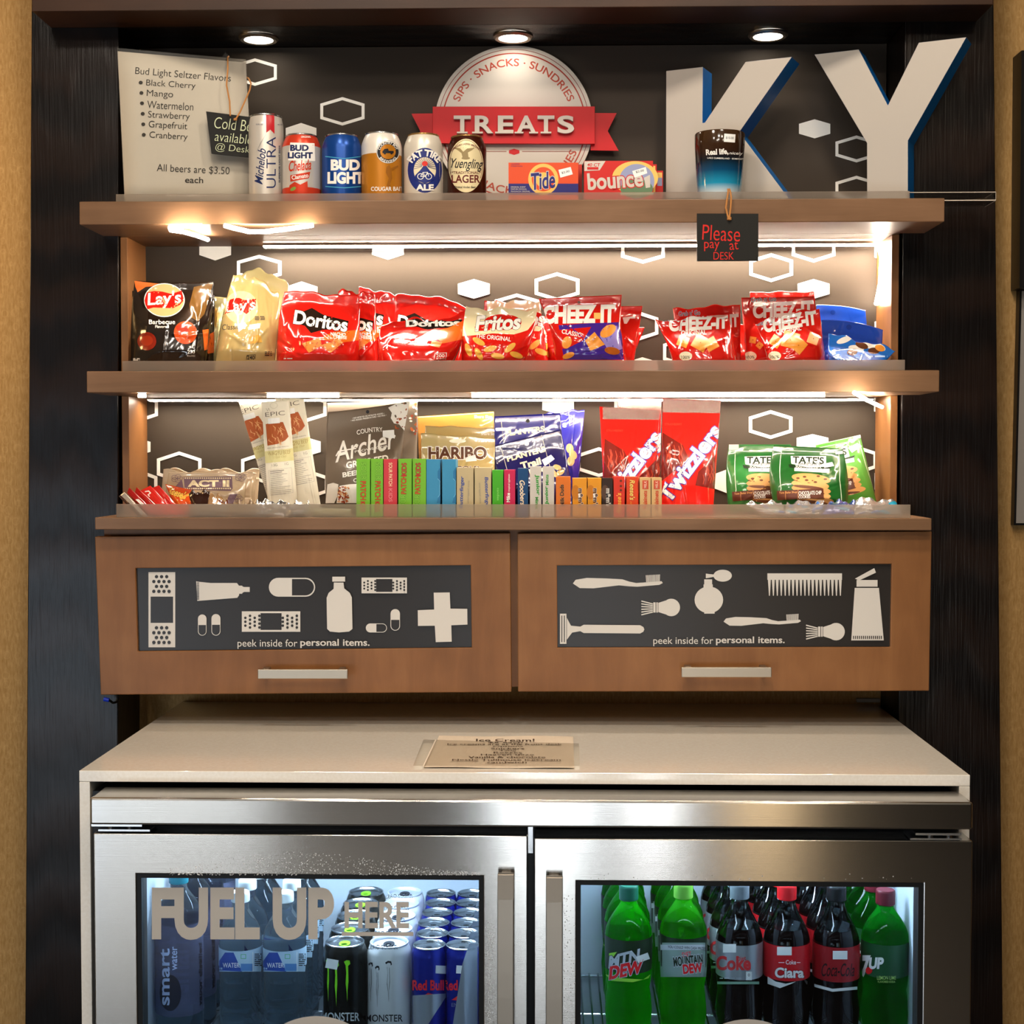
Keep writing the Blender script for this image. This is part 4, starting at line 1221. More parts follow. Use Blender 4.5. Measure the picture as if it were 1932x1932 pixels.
# paper price sign in an acrylic holder
PAPER = mat('#cbc4ba', .5, nm='paper_white')
AX, AK = 0, 2.927
yq = (.415, .474, .474, .415)
q = ext(cr(0, 0, AK, [(688, 1065), (1395, 1065), (1357, 345), (650, 283)]), (yq[0], yq[1]), Z1)
bg = Bag(q, yq, 0, seal=0, ncre=0, fold=0); sg = thing('sign_holder', 'white paper drinks list standing in a clear acrylic holder', 'sign', tuple(Un([q[0]], .44)[0][:2]) + (Z1,))
b = B(); bg.body(b, PAPER, (6, 6)); p = Pr(0, 0, AK); TXT = mat('#2a2624', .5)
for s_, x0, y0, x1, y1, h in (('Bud Light Seltzer Flavors', 746, 395, 1276, 438, 50), ('Black Cherry', 807, 460, 1080, 478, 44), ('Mango', 810, 518, 956, 526, 46), ('Watermelon', 813, 577, 1068, 590, 42), ('Strawberry', 818, 636, 1048, 648, 48), ('Grapefruit', 821, 690, 1034, 702, 48), ('Cranberry', 825, 748, 1036, 760, 46), ('All beers are $3.50', 866, 928, 1268, 946, 46)):
    p.txt(s_, (x0 + x1) / 2, (y0 + y1) / 2, x1 - x0, h, TXT, rot=math.degrees(math.atan2(y1 - y0, x1 - x0)), bold=-.002)
p.txt('each', 1072, 994, 100, 34, TXT, rot=1)
for x, y in ((777, 456), (781, 513), (784, 570), (788, 628), (791, 686), (794, 744)): p.ell(x, y, 11, 10, TXT, 16)
p.onto(b, bg.map, 20, .0004); b.build('paper', sg, ang=180)
q2 = ext(cr(0, 0, AK, [(686, 1068), (1399, 1068), (1359, 328), (648, 264)]), (yq[0], yq[1]), Z1)
b = B(); f_ = Un(q2, np.array(yq) - .0045); b.hexa(f_, (0, .0016, 0), CLEAR); b.build('acrylic_front', sg)
b = B(); f_ = Un(q2, np.array(yq) + .0016); b.hexa(f_, (0, .0016, 0), CLEAR); b.build('acrylic_back', sg)
b = B(); f_ = Un([q2[0], q2[1]], np.array((yq[0], yq[1]))); v = np.vstack((f_, f_ + (0, .07, 0)))[[0, 1, 3, 2]]; v[:, 2] += .001; b.add(v, [(0, 1, 2, 3)], CLEAR); b.build('foot', sg)
tp = Un(cr(0, 0, AK, [(1245, 290), (1282, 328), (1210, 326)]), .462); b = B(); b.add(tp, [(0, 1, 2)], CLEAR); b.build('clear_tape', sg)

TWINE = NT('jute_twine', '#a9733f', .9); TWINE.bump(TWINE.noise(TWINE.mp((1, 1, 1)), 900, 2), .6, .001)
SLATE = mat('#1c1b18', .75, nm='chalkboard')
CHALK = mat('#c9cfa8', .8, nm='chalk_cream'); CHRED = mat('#c2241c', .7, nm='chalk_red')


def hand(p, strokes, wd, m_):
    for s_ in strokes: p.line(s_, wd, m_)


# chalkboard tag hung over the paper sign
yt = (.432, .455, .455, .432)
q = cr(0, 0, AK, [(1168, 848), (1440, 876), (1432, 652), (1138, 615)])
bg = Bag(q, yt, 0, seal=0, ncre=0, fold=0); tg = thing('chalkboard_tag', 'small chalkboard tag with cream writing hung over the white paper sign', 'sign tag', tuple(Un([q[0]], .44)[0]))
b = B(); b.hexa(Un(q, np.array(yt)), (0, .0028, 0), SLATE); p = Pr(0, 0, AK)
for s_, cx, cy, w_, h in (('Cold Beer', 1316, 690, 265, 62), ('available', 1290, 762, 205, 52), ('@ Desk', 1285, 822, 190, 48)):
    p.txt(s_, cx, cy, w_, h, CHALK, rot=6, bold=-.012, shear=.05)
p.onto(b, bg.map, 30, .0012); b.build('board', tg)
b = B()
b.tube([tuple(U1(*c)) for c in ((1272 / AK, 640 / AK, .433), (1268 / AK, 560 / AK, .442), (1251 / AK, 470 / AK, .444), (1258 / AK, 380 / AK, .446), (1258 / AK, 316 / AK, .452), (1262 / AK, 312 / AK, .480))], .0014, TWINE.m, 6)
b.tube([tuple(U1(*c)) for c in ((1300 / AK, 662 / AK, .438), (1325 / AK, 620 / AK, .444), (1352 / AK, 560 / AK, .45), (1380 / AK, 495 / AK, .456), (1386 / AK, 460 / AK, .462), (1372 / AK, 432 / AK, .472), (1350 / AK, 424 / AK, .486))], .0014, TWINE.m, 6)
b.lathe([(0, .0), (.003, .001), (.003, .004), (0, .005)], *U1(1300 / AK, 664 / AK, .436)[:2], U1(1300 / AK, 668 / AK, .436)[2], TWINE.m, 10)
b.build('twine', tg)

# round treats sign on the wall panel
SX, SY, SK = 740, 60, 3.578
YS = .574
SGW = mat('#c4bdb2', .45, nm='sign_white'); SRED = mat('#bd0a14', .45, nm='sign_red'); SBR = mat('#7a2a1a', .4)
sn = thing('round_wall_sign', 'round white and red sweets sign with a ribbon banner on the dark panel', 'sign', tuple(U1(969, 385, YS)))
c = [(820 + 535.7 * math.cos(a), 629 + 535.7 * math.sin(a)) for a in np.linspace(0, 2 * math.pi, 96, endpoint=False)]
b = B(); b.slab(Un(cr(SX, SY, SK, c), YS), (0, YB - YS - .0006, 0), SGW); p = Pr(SX, SY, SK)
p.ring(820, 629, 512, 512, 4, SBR, 120); p.ring(820, 629, 488, 488, 9, mat('#9a3322', .4), 120)
p.arc('SIPS · SNACKS · SUNDRIES', 820, 629, 423, -67, 67, 52, mat('#a5402c', .4), bold=.012)
p.arc('SIPS · SNACKS · SUNDRIES', 820, 629, 440, 247, 113, 52, mat('#a5402c', .4), bold=.012, flip=True)
p.rect(412, 806, 772, 810, SBR); p.rect(877, 806, 1225, 810, SBR); p.poly([(788, 800), (823, 789), (859, 800), (859, 820), (823, 831), (788, 820)], SRED)
p.onto(b, flat(YS), None, .0001); b.build('disc', sn)
b = B()
b.slab(Un(cr(SX, SY, SK, [(130, 553), (300, 550), (300, 800), (125, 805), (190, 672)]), YS - .003), (0, .0028, 0), SRED); b.build('ribbon_tail', sn)
b = B(); b.slab(Un(cr(SX, SY, SK, [(1340, 548), (1515, 549), (1455, 670), (1529, 803), (1340, 800)]), YS - .003), (0, .0028, 0), SRED); b.build('ribbon_tail', sn)
b = B(); b.slab(Un(cr(SX, SY, SK, [(273, 505), (1368, 504), (1368, 756), (273, 752)]), YS - .012), (0, .0088, 0), SRED); b.build('ribbon', sn, bev=.0004)
v0, f0 = glyph('TREATS', .02)
for k, ch in enumerate('TREATS'):
    x0, x1 = ((415, 530), (557, 682), (713, 818), (838, 972), (981, 1095), (1115, 1228))[k]
    v0, f0 = glyph(ch, .028); lo, hi = v0.min(0), v0.max(0); u = (v0 - lo) / (hi - lo)
    pp = np.stack((SX + (x0 + (x1 - x0) * u[:, 0]) / SK, SY + (685 - 120 * u[:, 1]) / SK), 1)
    fr_ = Un(pp, YS - .02); b = B(); b.add(fr_, f0, SGW)
    ed = {}
    for f in f0:
        for i in range(len(f)): ed[(f[i], f[(i + 1) % len(f)])] = 1
    sidef = [(a, c_) for (a, c_) in ed if (c_, a) not in ed]; n = len(pp)
    b.add(np.vstack((fr_, fr_ + (0, .0076, 0))), [(a, c_, n + c_, n + a) for a, c_ in sidef], SGW)
    if ch in 'TRE':      # slab serifs
        for a in ((x0 + x1) / 2,) if ch == 'T' else (x0 + 18,):
            b.hexa(Un(cr(SX, SY, SK, [(a - 36, 685), (a + 36, 685), (a + 36, 674), (a - 36, 674)]), YS - .0204), (0, .008, 0), SGW)
    if ch == 'A':
        for a in (x0 + 18, x1 - 18): b.hexa(Un(cr(SX, SY, SK, [(a - 30, 685), (a + 30, 685), (a + 30, 675), (a - 30, 675)]), YS - .0204), (0, .008, 0), SGW)
    b.build('letter', sn)

# laundry boxes
def carton(name, label, cat, group, x0, x1, top, Y, dep, z, mt, p=None, dx=(0, 0, 0, 0), sidem=None, ang=0):
    """upright printed box: columns x0..x1 and row top of the photograph, on height z"""
    q = [(x0 + dx[0], 0), (x1 + dx[1], 0), (x1 + dx[2], top), (x0 + dx[3], top)]
    q[0] = (q[0][0], pyz(q[0][0], Y, z)); q[1] = (q[1][0], pyz(q[1][0], Y, z))
    f_ = Un(q, Y); a = R(ang); b = B()
    b.hexa(f_, (math.sin(a) * dep, dep * math.cos(a), 0), mt)
    if p: p.onto(b, flat(Y), None, .0002)
    return tag(b.build(name), label, cat, group)


p = Pr(SX, SY, SK); TOR, TYE, TBL = mat('#d0481e', .35), mat('#e0b45a', .4), mat('#20206a', .35)
p.rect(785, 1025, 1256, 1100, TBL); p.ell(1020, 995, 102, 105, TYE, 40); p.ell(1020, 995, 78, 82, TOR, 40); p.ell(1020, 1000, 50, 52, TYE, 30)
p.txt('Tide', 1018, 1005, 165, 115, TBL, bold=.022, shear=.1, rot=-6, ol=(SGW, .03)); p.poly([(1122, 932), (1205, 912), (1219, 962), (1135, 985)], STK); p.txt('$2.00', 1170, 947, 55, 16, TXT, rot=-13)
p.txt('LAUNDRY', 832, 893, 60, 7, TBL); p.txt('DETERGENT POWDER', 840, 907, 80, 6, TBL); p.txt('ORIGINAL SCENT', 850, 1048, 100, 10, SGW); p.txt('PARFUM ORIGINAL', 855, 1062, 108, 9, SGW); p.txt('FRAGANCIA ORIGINAL', 866, 1077, 130, 9, SGW)
LB_ = 'laundry boxes on the top shelf'
carton('detergent_box', 'orange laundry powder box with a price sticker in front of the round sign', 'box', LB_, 959.4, 1091, 306.8, .43, .035, Z1, TOR, p)
carton('detergent_box', 'orange laundry powder box behind the one with the price sticker', 'box', LB_, 964, 1098, 310, .468, .035, Z1, mat('#b52a1a', .4))
p = Pr(SX, SY, SK); BRD, BYE = mat('#bf1f1a', .35), mat('#e2b860', .4)
p.ell(1640, 985, 155, 112, BYE, 40); p.ell(1650, 1010, 120, 118, mat('#8d94b5', .4), 40); p.ell(1650, 1060, 110, 66, mat('#5d7a5a', .4), 30); p.rect(1540, 1083, 1762, 1100, mat('#aebfa0', .5))
p.poly([(1297, 874), (1440, 872), (1400, 935), (1297, 940)], SGW); p.txt('40 CT', 1360, 898, 88, 22, BRD, bold=.02, shear=.15); p.rect(1316, 913, 1392, 931, BRD)
p.txt('bounce', 1505, 1000, 375, 115, SGW, bold=.028, rot=-4, ol=(BRD, .04)); p.poly([(1620, 940), (1712, 912), (1722, 955), (1635, 985)], STK); p.txt('$2.00', 1672, 942, 56, 16, TXT, rot=-12); p.poly([(1700, 985), (1740, 965), (1742, 1050), (1712, 1055)], SGW)
carton('dryer_sheet_box', 'red dryer sheet box, front one of three beside the letter', 'box', LB_, 1102, 1232, 303.5, .425, .03, Z1, BRD, p)
carton('dryer_sheet_box', 'red dryer sheet box, middle one of three beside the letter', 'box', LB_, 1106, 1239, 310, .458, .03, Z1, BRD, Pr(SX, SY, SK).rect(1762, 905, 1776, 1090, BYE))
carton('dryer_sheet_box', 'red dryer sheet box, rear one of three beside the letter', 'box', LB_, 1118, 1251, 322, .492, .03, Z1, BRD, Pr(SX, SY, SK).rect(1790, 950, 1822, 985, BYE).rect(1790, 985, 1822, 1040, mat('#8d94b5', .4)))

# big letters
LW_, LBL = mat('#aca49a', .55, nm='letter_white'), mat('#0d62a8', .4, nm='letter_blue')
DX, DK_ = 1200, 2.639


def bigletter(name, label, pts, pa, ya, pb, yb, th):
    vp = vplane(pa, ya, pb, yb); P_ = cr(DX, 0, DK_, pts)
    f_ = vp(P_, 0); lo = f_[:, 2].min(); m_ = f_[:, 2] < Z1 + .012; f_[m_, 2] = Z1
    b = B(); b.slab(f_, -vp.n * th, LW_, LBL)
    return tag(b.build(name, bev=.0006), label, 'letter', 'big letters on the top shelf')


bigletter('letter', 'big white letter K with blue sides behind the mug', [(148, 990), (150, 353), (333, 333), (331, 612), (343, 610), (545, 308), (776, 283), (514, 658), (762, 990), (530, 990), (400, 790), (337, 870), (337, 990)], 1256, .50, 1494, .415, .05)
bigletter('letter', 'big white letter Y with blue sides at the end of the top shelf', [(1150, 990), (1150, 712), (888, 271), (1109, 246), (1254, 524), (1408, 212), (1645, 185), (1354, 700), (1354, 990)], 1536, .47, 1823, .365, .045)

# mug
MG = NT('mug_glaze', '#2d1a10', .12, coat=.6)
sp = MG.n('SeparateXYZ'); MG.l(MG.tc.outputs['Object'], sp.inputs[0]); mr = MG.n('MapRange'); mr.inputs['From Max'].default_value = .103; MG.l(sp.outputs['Z'], mr.inputs[0])
MG.l(MG.ramp(mr.outputs[0], [(.0, '#d8d4cc'), (.15, '#c3cdd0'), (.3, '#1f86a8'), (.5, '#0e3f60'), (.66, '#0f1a22'), (.8, '#2e1c12'), (1, '#33200f')]), MG.b.inputs['Base Color'])
Ym = .40; c = U1(1357.5, 300, Ym); rm = 94 / 2 * (Ym + 2.09) / F; Hm = U1(1357.5, 243, Ym - rm)[2] - Z1
mg = thing('mug', 'glossy brown and teal mug with white lettering in front of the big letter', 'mug', (c[0], Ym, Z1))
prof = [(0, .003), (rm * .62, .003), (rm * .66, .0), (rm * .72, .001), (rm * .80, .008), (rm * .86, .02), (rm * .93, .05), (rm * .985, Hm * .8), (rm, Hm - .002), (rm - .0012, Hm), (rm - .003, Hm - .002), (rm * .9, .05), (rm * .78, .012), (0, .008)]
b = B(); b.lathe(prof, c[0], Ym, Z1, MG.m, 48); p = Pr(DX, 0, DK_)
p.rect(438, 667, 494, 708, STK, 4); p.txt('$10.00', 467, 687, 40, 13, TXT, rot=4); p.txt('Real life,', 404, 758, 112, 34, WHT, bold=.03, rot=-3); p.txt('nicely', 498, 765, 66, 18, WHT, shear=.3, rot=2); p.txt('LAKE CUMBERLAND · SOMERSET', 445, 789, 180, 8, WHT, rot=2)
po = [(q_[0], q_[1]) for q_ in prof[2:9]]
p.onto(b, cyl(c[0], Ym, profile_r(po)(Z1)), 4, .0002); b.build('mug_body', mg)
b = B(); b.tube([(c[0] + .02 * t_, Ym + rm * .9 + .022 * math.sin(math.pi * t_), Z1 + .02 + .06 * t_) for t_ in np.linspace(0, 1, 12)], .005, MG.m, 10); b.build('handle', mg)

# chalkboard tag hung under the mug
GX, GY, GK = 1160, 360, 2.5026
Yt = .3185; q = cr(GX, GY, GK, [(388, 332), (678, 331), (678, 108), (388, 107)])
tg = thing('chalkboard_tag', 'small chalkboard tag with red writing hanging in front of the top shelf edge', 'sign tag', tuple(U1(1373, 492, Yt)))
b = B(); b.hexa(Un(q, Yt), (0, .003, 0), SLATE); p = Pr(GX, GY, GK)
p.txt('Please', 503, 200, 178, 72, CHRED, bold=-.006, rot=3); p.txt('pay', 458, 263, 72, 44, CHRED, bold=-.004); p.txt('at', 562, 260, 42, 36, CHRED, bold=-.006, rot=-6); p.txt('DESK', 514, 307, 96, 36, CHRED, bold=-.006)
p.ell(538, 128, 5, 5, INK, 12)
p.onto(b, flat(Yt), None, .0002); b.build('board', tg)
b = B()
for s_ in (-1, 1):
    b.tube([tuple(U1(1375 + 1.5 * s_, 357, .362)), tuple(U1(1376 + 2 * s_, 362, .334)), tuple(U1(1376 + 3.5 * s_, 372, .3255)), tuple(U1(1374 + 4.5 * s_, 392, .323)), tuple(U1(1375 + 1 * s_, 411, .3165))], .0015, TWINE.m, 6)
b.lathe([(0, 0), (.0035, .001), (.0035, .005), (0, .006)], *U1(1376, 413, .3165)[:2], U1(1376, 416, .3165)[2], TWINE.m, 10); b.build('twine', tg)

# ================================================================ middle shelf: snack bags
def film(h, r=.16, coat=.8, metal=0): return mat(h, r, metal, coat)


SB = 'snack bags on the middle shelf'
FW_ = film('#e6e1d6')
FBK, FRD, FOR, FGO, FPU = film('#1a120d'), film('#bf1810'), film('#d9601c'), film('#c7a25a'), film('#3b2180')


def bag2(label, crop, q, yd, D, mt, p=None, seed=1, cat='snack bag', group=SB, z=None, name='snack_bag', **k):
    q = ext(cr(*crop, q), (yd[0], yd[1] if len(yd) == 4 else yd[0]), Z2 if z is None else z)
    return pouch(name, label, cat, group, q, yd, D, mt, p, seed=seed, **k)


E2 = (220, 500, 6.0375); X1 = (520, 530, 5.084); X2 = (860, 540, 5.084); X3 = (1220, 540, 3.943)
# dark barbecue chips
TAN, CHR, CHO = film('#b89a66'), film('#7a1c0a'), film('#c8481a')


def bbq(dx=0):
    p = Pr(*E2)
    p.poly([(205 + dx, 180), (500 + dx, 215), (430 + dx, 240), (330 + dx, 250), (240 + dx, 310), (215 + dx, 250)], FOR)
    p.poly([(880 + dx, 250), (1100 + dx, 200), (1050 + dx, 390), (1000 + dx, 560), (930 + dx, 640), (850 + dx, 600), (830 + dx, 450)], film('#6a4a20'))
    p.ell(545 + dx, 400, 232, 192, FW_, 44); p.ell(545 + dx, 400, 222, 183, TAN, 44)
    p.poly([(318 + dx, 405), (345 + dx, 312), (430 + dx, 296), (520 + dx, 302), (620 + dx, 328), (700 + dx, 305), (742 + dx, 290), (768 + dx, 400), (720 + dx, 455), (640 + dx, 492), (520 + dx, 488), (420 + dx, 485), (352 + dx, 505), (328 + dx, 450)], FRD)
    p.txt("Lay's", 545 + dx, 395, 380, 190, FW_, bold=.02, shear=.12, rot=-4); p.txt('Barbecue', 518 + dx, 648, 300, 52, FW_, bold=.016); p.txt('Flavored', 518 + dx, 702, 155, 32, FW_, bold=.02)
    p.ell(345 + dx, 868, 108, 104, CHR, 30); p.ell(345 + dx, 860, 70, 60, film('#942a10'), 24); p.ell(785 + dx, 770, 132, 130, CHO, 30, 20); p.poly([(670 + dx, 700), (780 + dx, 650), (830 + dx, 760), (720 + dx, 800)], film('#a52a12'))
    p.poly([(980 + dx, 740), (1050 + dx, 730), (1090 + dx, 960), (1000 + dx, 975)], FOR); p.txt('230', 850 + dx, 990, 85, 42, FW_, bold=.02); p.txt('CALORIES', 850 + dx, 1035, 90, 20, FW_); p.scrib(190 + dx, 1060, 265 + dx, 1090, 2, FW_, 10)
    return p


bag2('black barbecue chip bag, front one by the left side panel', E2, [(175, 1095), (1010, 1095), (1110, 190), (205, 180)], (.425, .45), .036, FBK, bbq(), seed=3, bow=(-4, 3, 2), seal=.06, sealb=.0)
bag2('black barbecue chip bag, half hidden behind the other dark bag', E2, [(420, 1095), (1110, 1095), (1120, 330), (400, 250)], (.50, .52), .03, FBK, Pr(*E2).poly([(1000, 820), (1150, 760), (1150, 1000), (1040, 1010)], FOR), seed=4, seal=.06)
# golden classic chips
PAL, PGO = film('#b9ae78'), film('#ad9560')
p = Pr(*E2)
p.ell(1420, 480, 190, 185, film('#cfbd8a'), 40); p.poly([(1232, 560), (1290, 395), (1400, 375), (1500, 400), (1590, 385), (1585, 470), (1480, 560), (1420, 520), (1320, 535)], FRD)
p.txt("Lay's", 1415, 478, 330, 170, FW_, bold=.018, shear=.12, rot=-6); p.txt('Classic', 1300, 705, 195, 62, INK, bold=.0, shear=.15, rot=-3); p.poly([(1380, 700), (1460, 650), (1490, 690), (1390, 765)], STK); p.poly([(1515, 680), (1640, 665), (1630, 720), (1500, 740)], STK)
p.txt('240', 1530, 1055, 85, 46, INK, bold=.02); p.line([(1480, 1080), (1485, 1030), (1580, 1020), (1580, 1070)], 5, INK); p.scrib(1575, 580, 1690, 630, 3, INK, 9, 5); p.poly([(1500, 820), (1640, 790), (1660, 880), (1520, 900)], film('#b98a3c')); p.scrib(1690, 980, 1770, 1040, 3, INK, 8, 4, 30)
bag2('golden classic chip bag standing tall in front of its twin', E2, [(1140, 1095), (1790, 1090), (1850, 320), (1330, 128)], (.425, .46), .042, PGO, p, seed=8, bow=(-6, 4, -10), seal=.05, jag=4, amp=.003)
bag2('golden classic chip bag leaning behind the tall golden one', E2, [(1230, 1095), (1880, 1095), (1960, 240), (1400, 105)], (.505, .535), .032, PAL, None, seed=9, seal=.1, bow=(0, 0, -18), jag=3)
bag2('golden classic chip bag glimpsed between the black and golden bags', E2, [(930, 1095), (1250, 1095), (1260, 372), (1020, 350)], (.53, .55), .024, PAL, Pr(*E2).poly([(1060, 480), (1160, 500), (1140, 720), (1080, 640)], film('#c79c4a')), seed=10, seal=.1)


# red nacho chips
def nacho(ox, oy, s=1., chips=True):
    p = Pr(*X1); T = lambda pts: [(ox + x * s, oy + y * s) for x, y in pts]
    p.poly(T([(170, 330), (350, 260), (470, 330), (700, 385), (690, 450), (450, 470), (340, 500), (280, 430), (170, 400)]), FBK)
    p.poly(T([(480, 520), (560, 490), (800, 470), (800, 570), (640, 590), (420, 560)]), FOR)
    p.txt('Doritos', ox + 435 * s, oy + 385 * s, 520 * s, 135 * s, FW_, bold=.032, rot=9, ol=(FBK, .03)); p.txt('NACHO', ox + 600 * s, oy + 512 * s, 145 * s, 34 * s, FW_, bold=.03, rot=3, ol=(FBK, .02)); p.txt('CHEESE', ox + 618 * s, oy + 542 * s, 130 * s, 30 * s, FW_, bold=.03, rot=3)
    if chips:
        for c_ in ([(250, 600), (430, 545), (440, 620), (320, 690)], [(430, 620), (600, 560), (650, 590), (530, 690)]): p.poly(T(c_), film('#d87a2a', .4, .2))
        rg = random.Random(5)
        for k in range(26): x, y = rg.uniform(290, 600), rg.uniform(580, 660); p.ell(ox + x * s, oy + y * s, 9 * s, 5 * s, film('#b8501a', .4, .2), 8)
    p.scrib(*T([(80, 735)])[0], *T([(170, 755)])[0], 1, FW_, 8)
    return p


bag2('red nacho chip bag, front one beside the golden chips', X1, [(30, 760), (785, 760), (800, 150), (85, 88)], (.42, .45), .04, FRD, nacho(0, 0), seed=12, bow=(-7, 3, 0), seal=.1, jag=2)
bag2('red nacho chip bag, second behind the leftmost red one', X1, [(560, 760), (985, 760), (950, 125), (600, 88)], (.475, .5), .028, FRD, nacho(240, 0, 1), seed=13, seal=.1, jag=3)
bag2('red nacho chip bag, third behind the leftmost red one', X1, [(760, 760), (1150, 760), (1165, 130), (800, 62)], (.525, .545), .026, FRD, nacho(340, -60, 1), seed=14, seal=.12, jag=2)
p = nacho(1000, 60, .95)
bag2('red nacho chip bag standing behind the crumpled front one', X1, [(1120, 760), (1800, 760), (1835, 245), (1150, 140)], (.515, .54), .03, FRD, p, seed=15, bow=(0, 0, -9), seal=.1, jag=2)
p = Pr(*X1)
p.poly([(1250, 400), (1500, 370), (1790, 370), (1780, 430), (1500, 450), (1270, 440)], FBK); p.txt('Doritos', 1510, 405, 520, 66, FW_, bold=.045, rot=-1, ol=(FBK, .03)); p.poly([(1480, 500), (1820, 380), (1800, 560), (1600, 600)], FOR)
for c_ in ([(1330, 620), (1420, 530), (1480, 545), (1440, 620)], [(1480, 620), (1500, 570), (1600, 590), (1570, 640)]): p.poly(c_, film('#d87a2a', .4, .2))
p.line([(1520, 750), (1530, 695), (1640, 690), (1630, 755)], 5, FW_); p.txt('200', 1580, 718, 80, 32, FW_); p.scrib(1540, 738, 1630, 755, 1, FW_, 8)
bag2('red nacho chip bag, crumpled front one of the second red pair', X1, [(1000, 760), (1690, 760), (1840, 322), (1010, 392)], (.415, .46), .05, FRD, p, seed=16, bow=(-4, 8, 3), seal=.1, jag=5, amp=.0035)
# corn chips
CRM = film('#d8caa0')


def corn(dx=0, dy=0):
    p = Pr(*X2); T = lambda pts: [(x + dx, y + dy) for x, y in pts]
    p.poly(T([(60, 170), (830, 150), (760, 330), (690, 420), (560, 462), (350, 452), (60, 480)]), CRM); p.ell(450 + dx, 345 + dy, 180, 76, FRD, 30); p.poly(T([(180, 390), (330, 330), (330, 420), (200, 430)]), FRD)
    p.txt('Fritos', 410 + dx, 350 + dy, 430, 150, FW_, bold=.035, shear=.2, rot=-3, ol=(INK, .018)); p.txt('THE ORIGINAL', 360 + dx, 492 + dy, 340, 42, FW_, bold=.01, rot=6)
    for x, y, a in ((220, 530, 30), (330, 600, -15), (220, 650, 60), (400, 670, 10), (520, 590, -40), (580, 660, 20), (120, 610, 70)): p.ell(x + dx, y + dy, 66, 28, film('#d39a3c', .35, .3), 18, a)
    return p


bag2('cream and red corn chip bag, front one', X2, [(70, 705), (660, 705), (785, 215), (98, 200)], (.415, .45), .042, FRD, corn(), seed=18, bow=(-4, 4, 2), seal=.1, jag=3)
bag2('cream and red corn chip bag, tucked behind the front one', X2, [(250, 705), (880, 705), (805, 140), (275, 150)], (.475, .5), .03, FRD, corn(240, -30), seed=19, seal=.1, jag=2)
bag2('cream and red corn chip bag at the back of its group', X2, [(420, 705), (905, 705), (880, 300), (380, 125)], (.53, .55), .028, FRD, corn(330, 0), seed=20, seal=.1)


# cheese crackers
CKR = film('#d98a30', .35, .3)


def crack(tx, ty, tw, th_, trot, go, og, ck, seal100=None, gc='#cdd2d6'):
    p = Pr(*X3)
    if go: p.txt("Grab n' Go", *go, film('#3a3f55'), bold=.005, ol=(film(gc), .04), rot=trot)
    p.txt('CHEEZ-IT', tx, ty, tw, th_, FW_, bold=.055, rot=trot, shear=.05)
    if og: p.txt('ORIGINAL', *og, FW_, bold=.03, rot=trot)
    for x, y, s_, a in ck:
        c_, q_ = math.cos(R(a)) * s_, math.sin(R(a)) * s_
        p.poly([(x - c_ + q_, y - q_ - c_), (x + c_ + q_, y + q_ - c_), (x + c_ - q_, y + q_ + c_), (x - c_ - q_, y - q_ + c_)], CKR); p.ell(x, y, 5, 5, film('#a85c18'), 8)
    if seal100: p.ell(*seal100, 48, 34, film('#ddd3b4'), 24); p.txt('100%', seal100[0], seal100[1] + 8, 66, 22, INK, bold=.01)
    return p


XS = 'cheese cracker bags on the middle shelf'
p = Pr(*X2)
p.poly([(985, 375), (1300, 355), (1560, 345), (1600, 480), (1612, 705), (1040, 705), (1010, 560)], FPU); p.poly([(1380, 480), (1450, 380), (1545, 380), (1600, 600), (1480, 640)], film('#8a7cc0')); p.poly([(1000, 600), (980, 420), (1300, 390), (1220, 520), (1060, 600)], FRD)
p.txt('CHEEZ-IT', 1180, 268, 700, 180, FW_, bold=.055, rot=-1, shear=.05); p.rect(1325, 255, 1390, 315, film('#e0b060')); p.txt('CLASSIC', 1110, 450, 190, 44, FW_, bold=.02, rot=12)
p.ell(1460, 430, 85, 50, CKR, 24, -35); p.poly([(1240, 520), (1330, 440), (1430, 560), (1290, 620)], CKR); p.ell(1065, 540, 45, 60, CKR, 20, 20); p.ell(1500, 620, 75, 36, film('#a3541c'), 24, 10); p.ell(1080, 665, 60, 28, CKR, 20, -20); p.ell(1180, 155, 14, 14, film('#5a1a10'), 14)
bag2('red and violet cracker mix bag hanging open at the front', X2, [(930, 705), (1660, 705), (1592, 82), (795, 120)], (.42, .44), .036, FRD, p, seed=22, group=XS, seal=.08, bow=(8, -8, 0))
bag2('red cracker bag peeking out right behind the red and violet one', X2, [(1200, 705), (1715, 705), (1790, 190), (1250, 195)], (.475, .49), .028, FRD, Pr(*X2).poly([(1600, 300), (1720, 285), (1720, 310), (1670, 310), (1640, 360), (1615, 360)], FW_), seed=23, group=XS, seal=.12)
bag2('red cracker bag leaning at the rear of the red and violet one', X2, [(880, 705), (1690, 705), (1812, 390), (840, 350)], (.53, .545), .026, FRD, None, seed=24, group=XS, seal=.1, jag=3)
bag2('red cracker bag, squat front one left of the taller cracker bags', X3, [(170, 545), (665, 545), (610, 212), (62, 258)], (.415, .45), .044, FRD, crack(385, 275, 440, 105, -3, (205, 240, 185, 36), (350, 345, 190, 40), ((270, 410, 40, 20), (400, 420, 55, 30), (480, 430, 45, 60)), (290, 520)), seed=26, group=XS, seal=.1, bow=(6, 0, 0), jag=3, amp=.003)
bag2('red cracker bag right behind the squat front cracker bag', X3, [(240, 545), (700, 545), (697, 132), (195, 172)], (.49, .512), .026, FRD, crack(520, 265, 330, 100, -4, (318, 200, 160, 36), None, ()), seed=27, group=XS, seal=.12, jag=2)
bag2('red cracker bag, dark slice showing beside the squat cracker bags', X3, [(380, 545), (770, 545), (772, 300), (600, 255)], (.545, .56), .02, FRD, None, seed=28, group=XS, seal=.1)
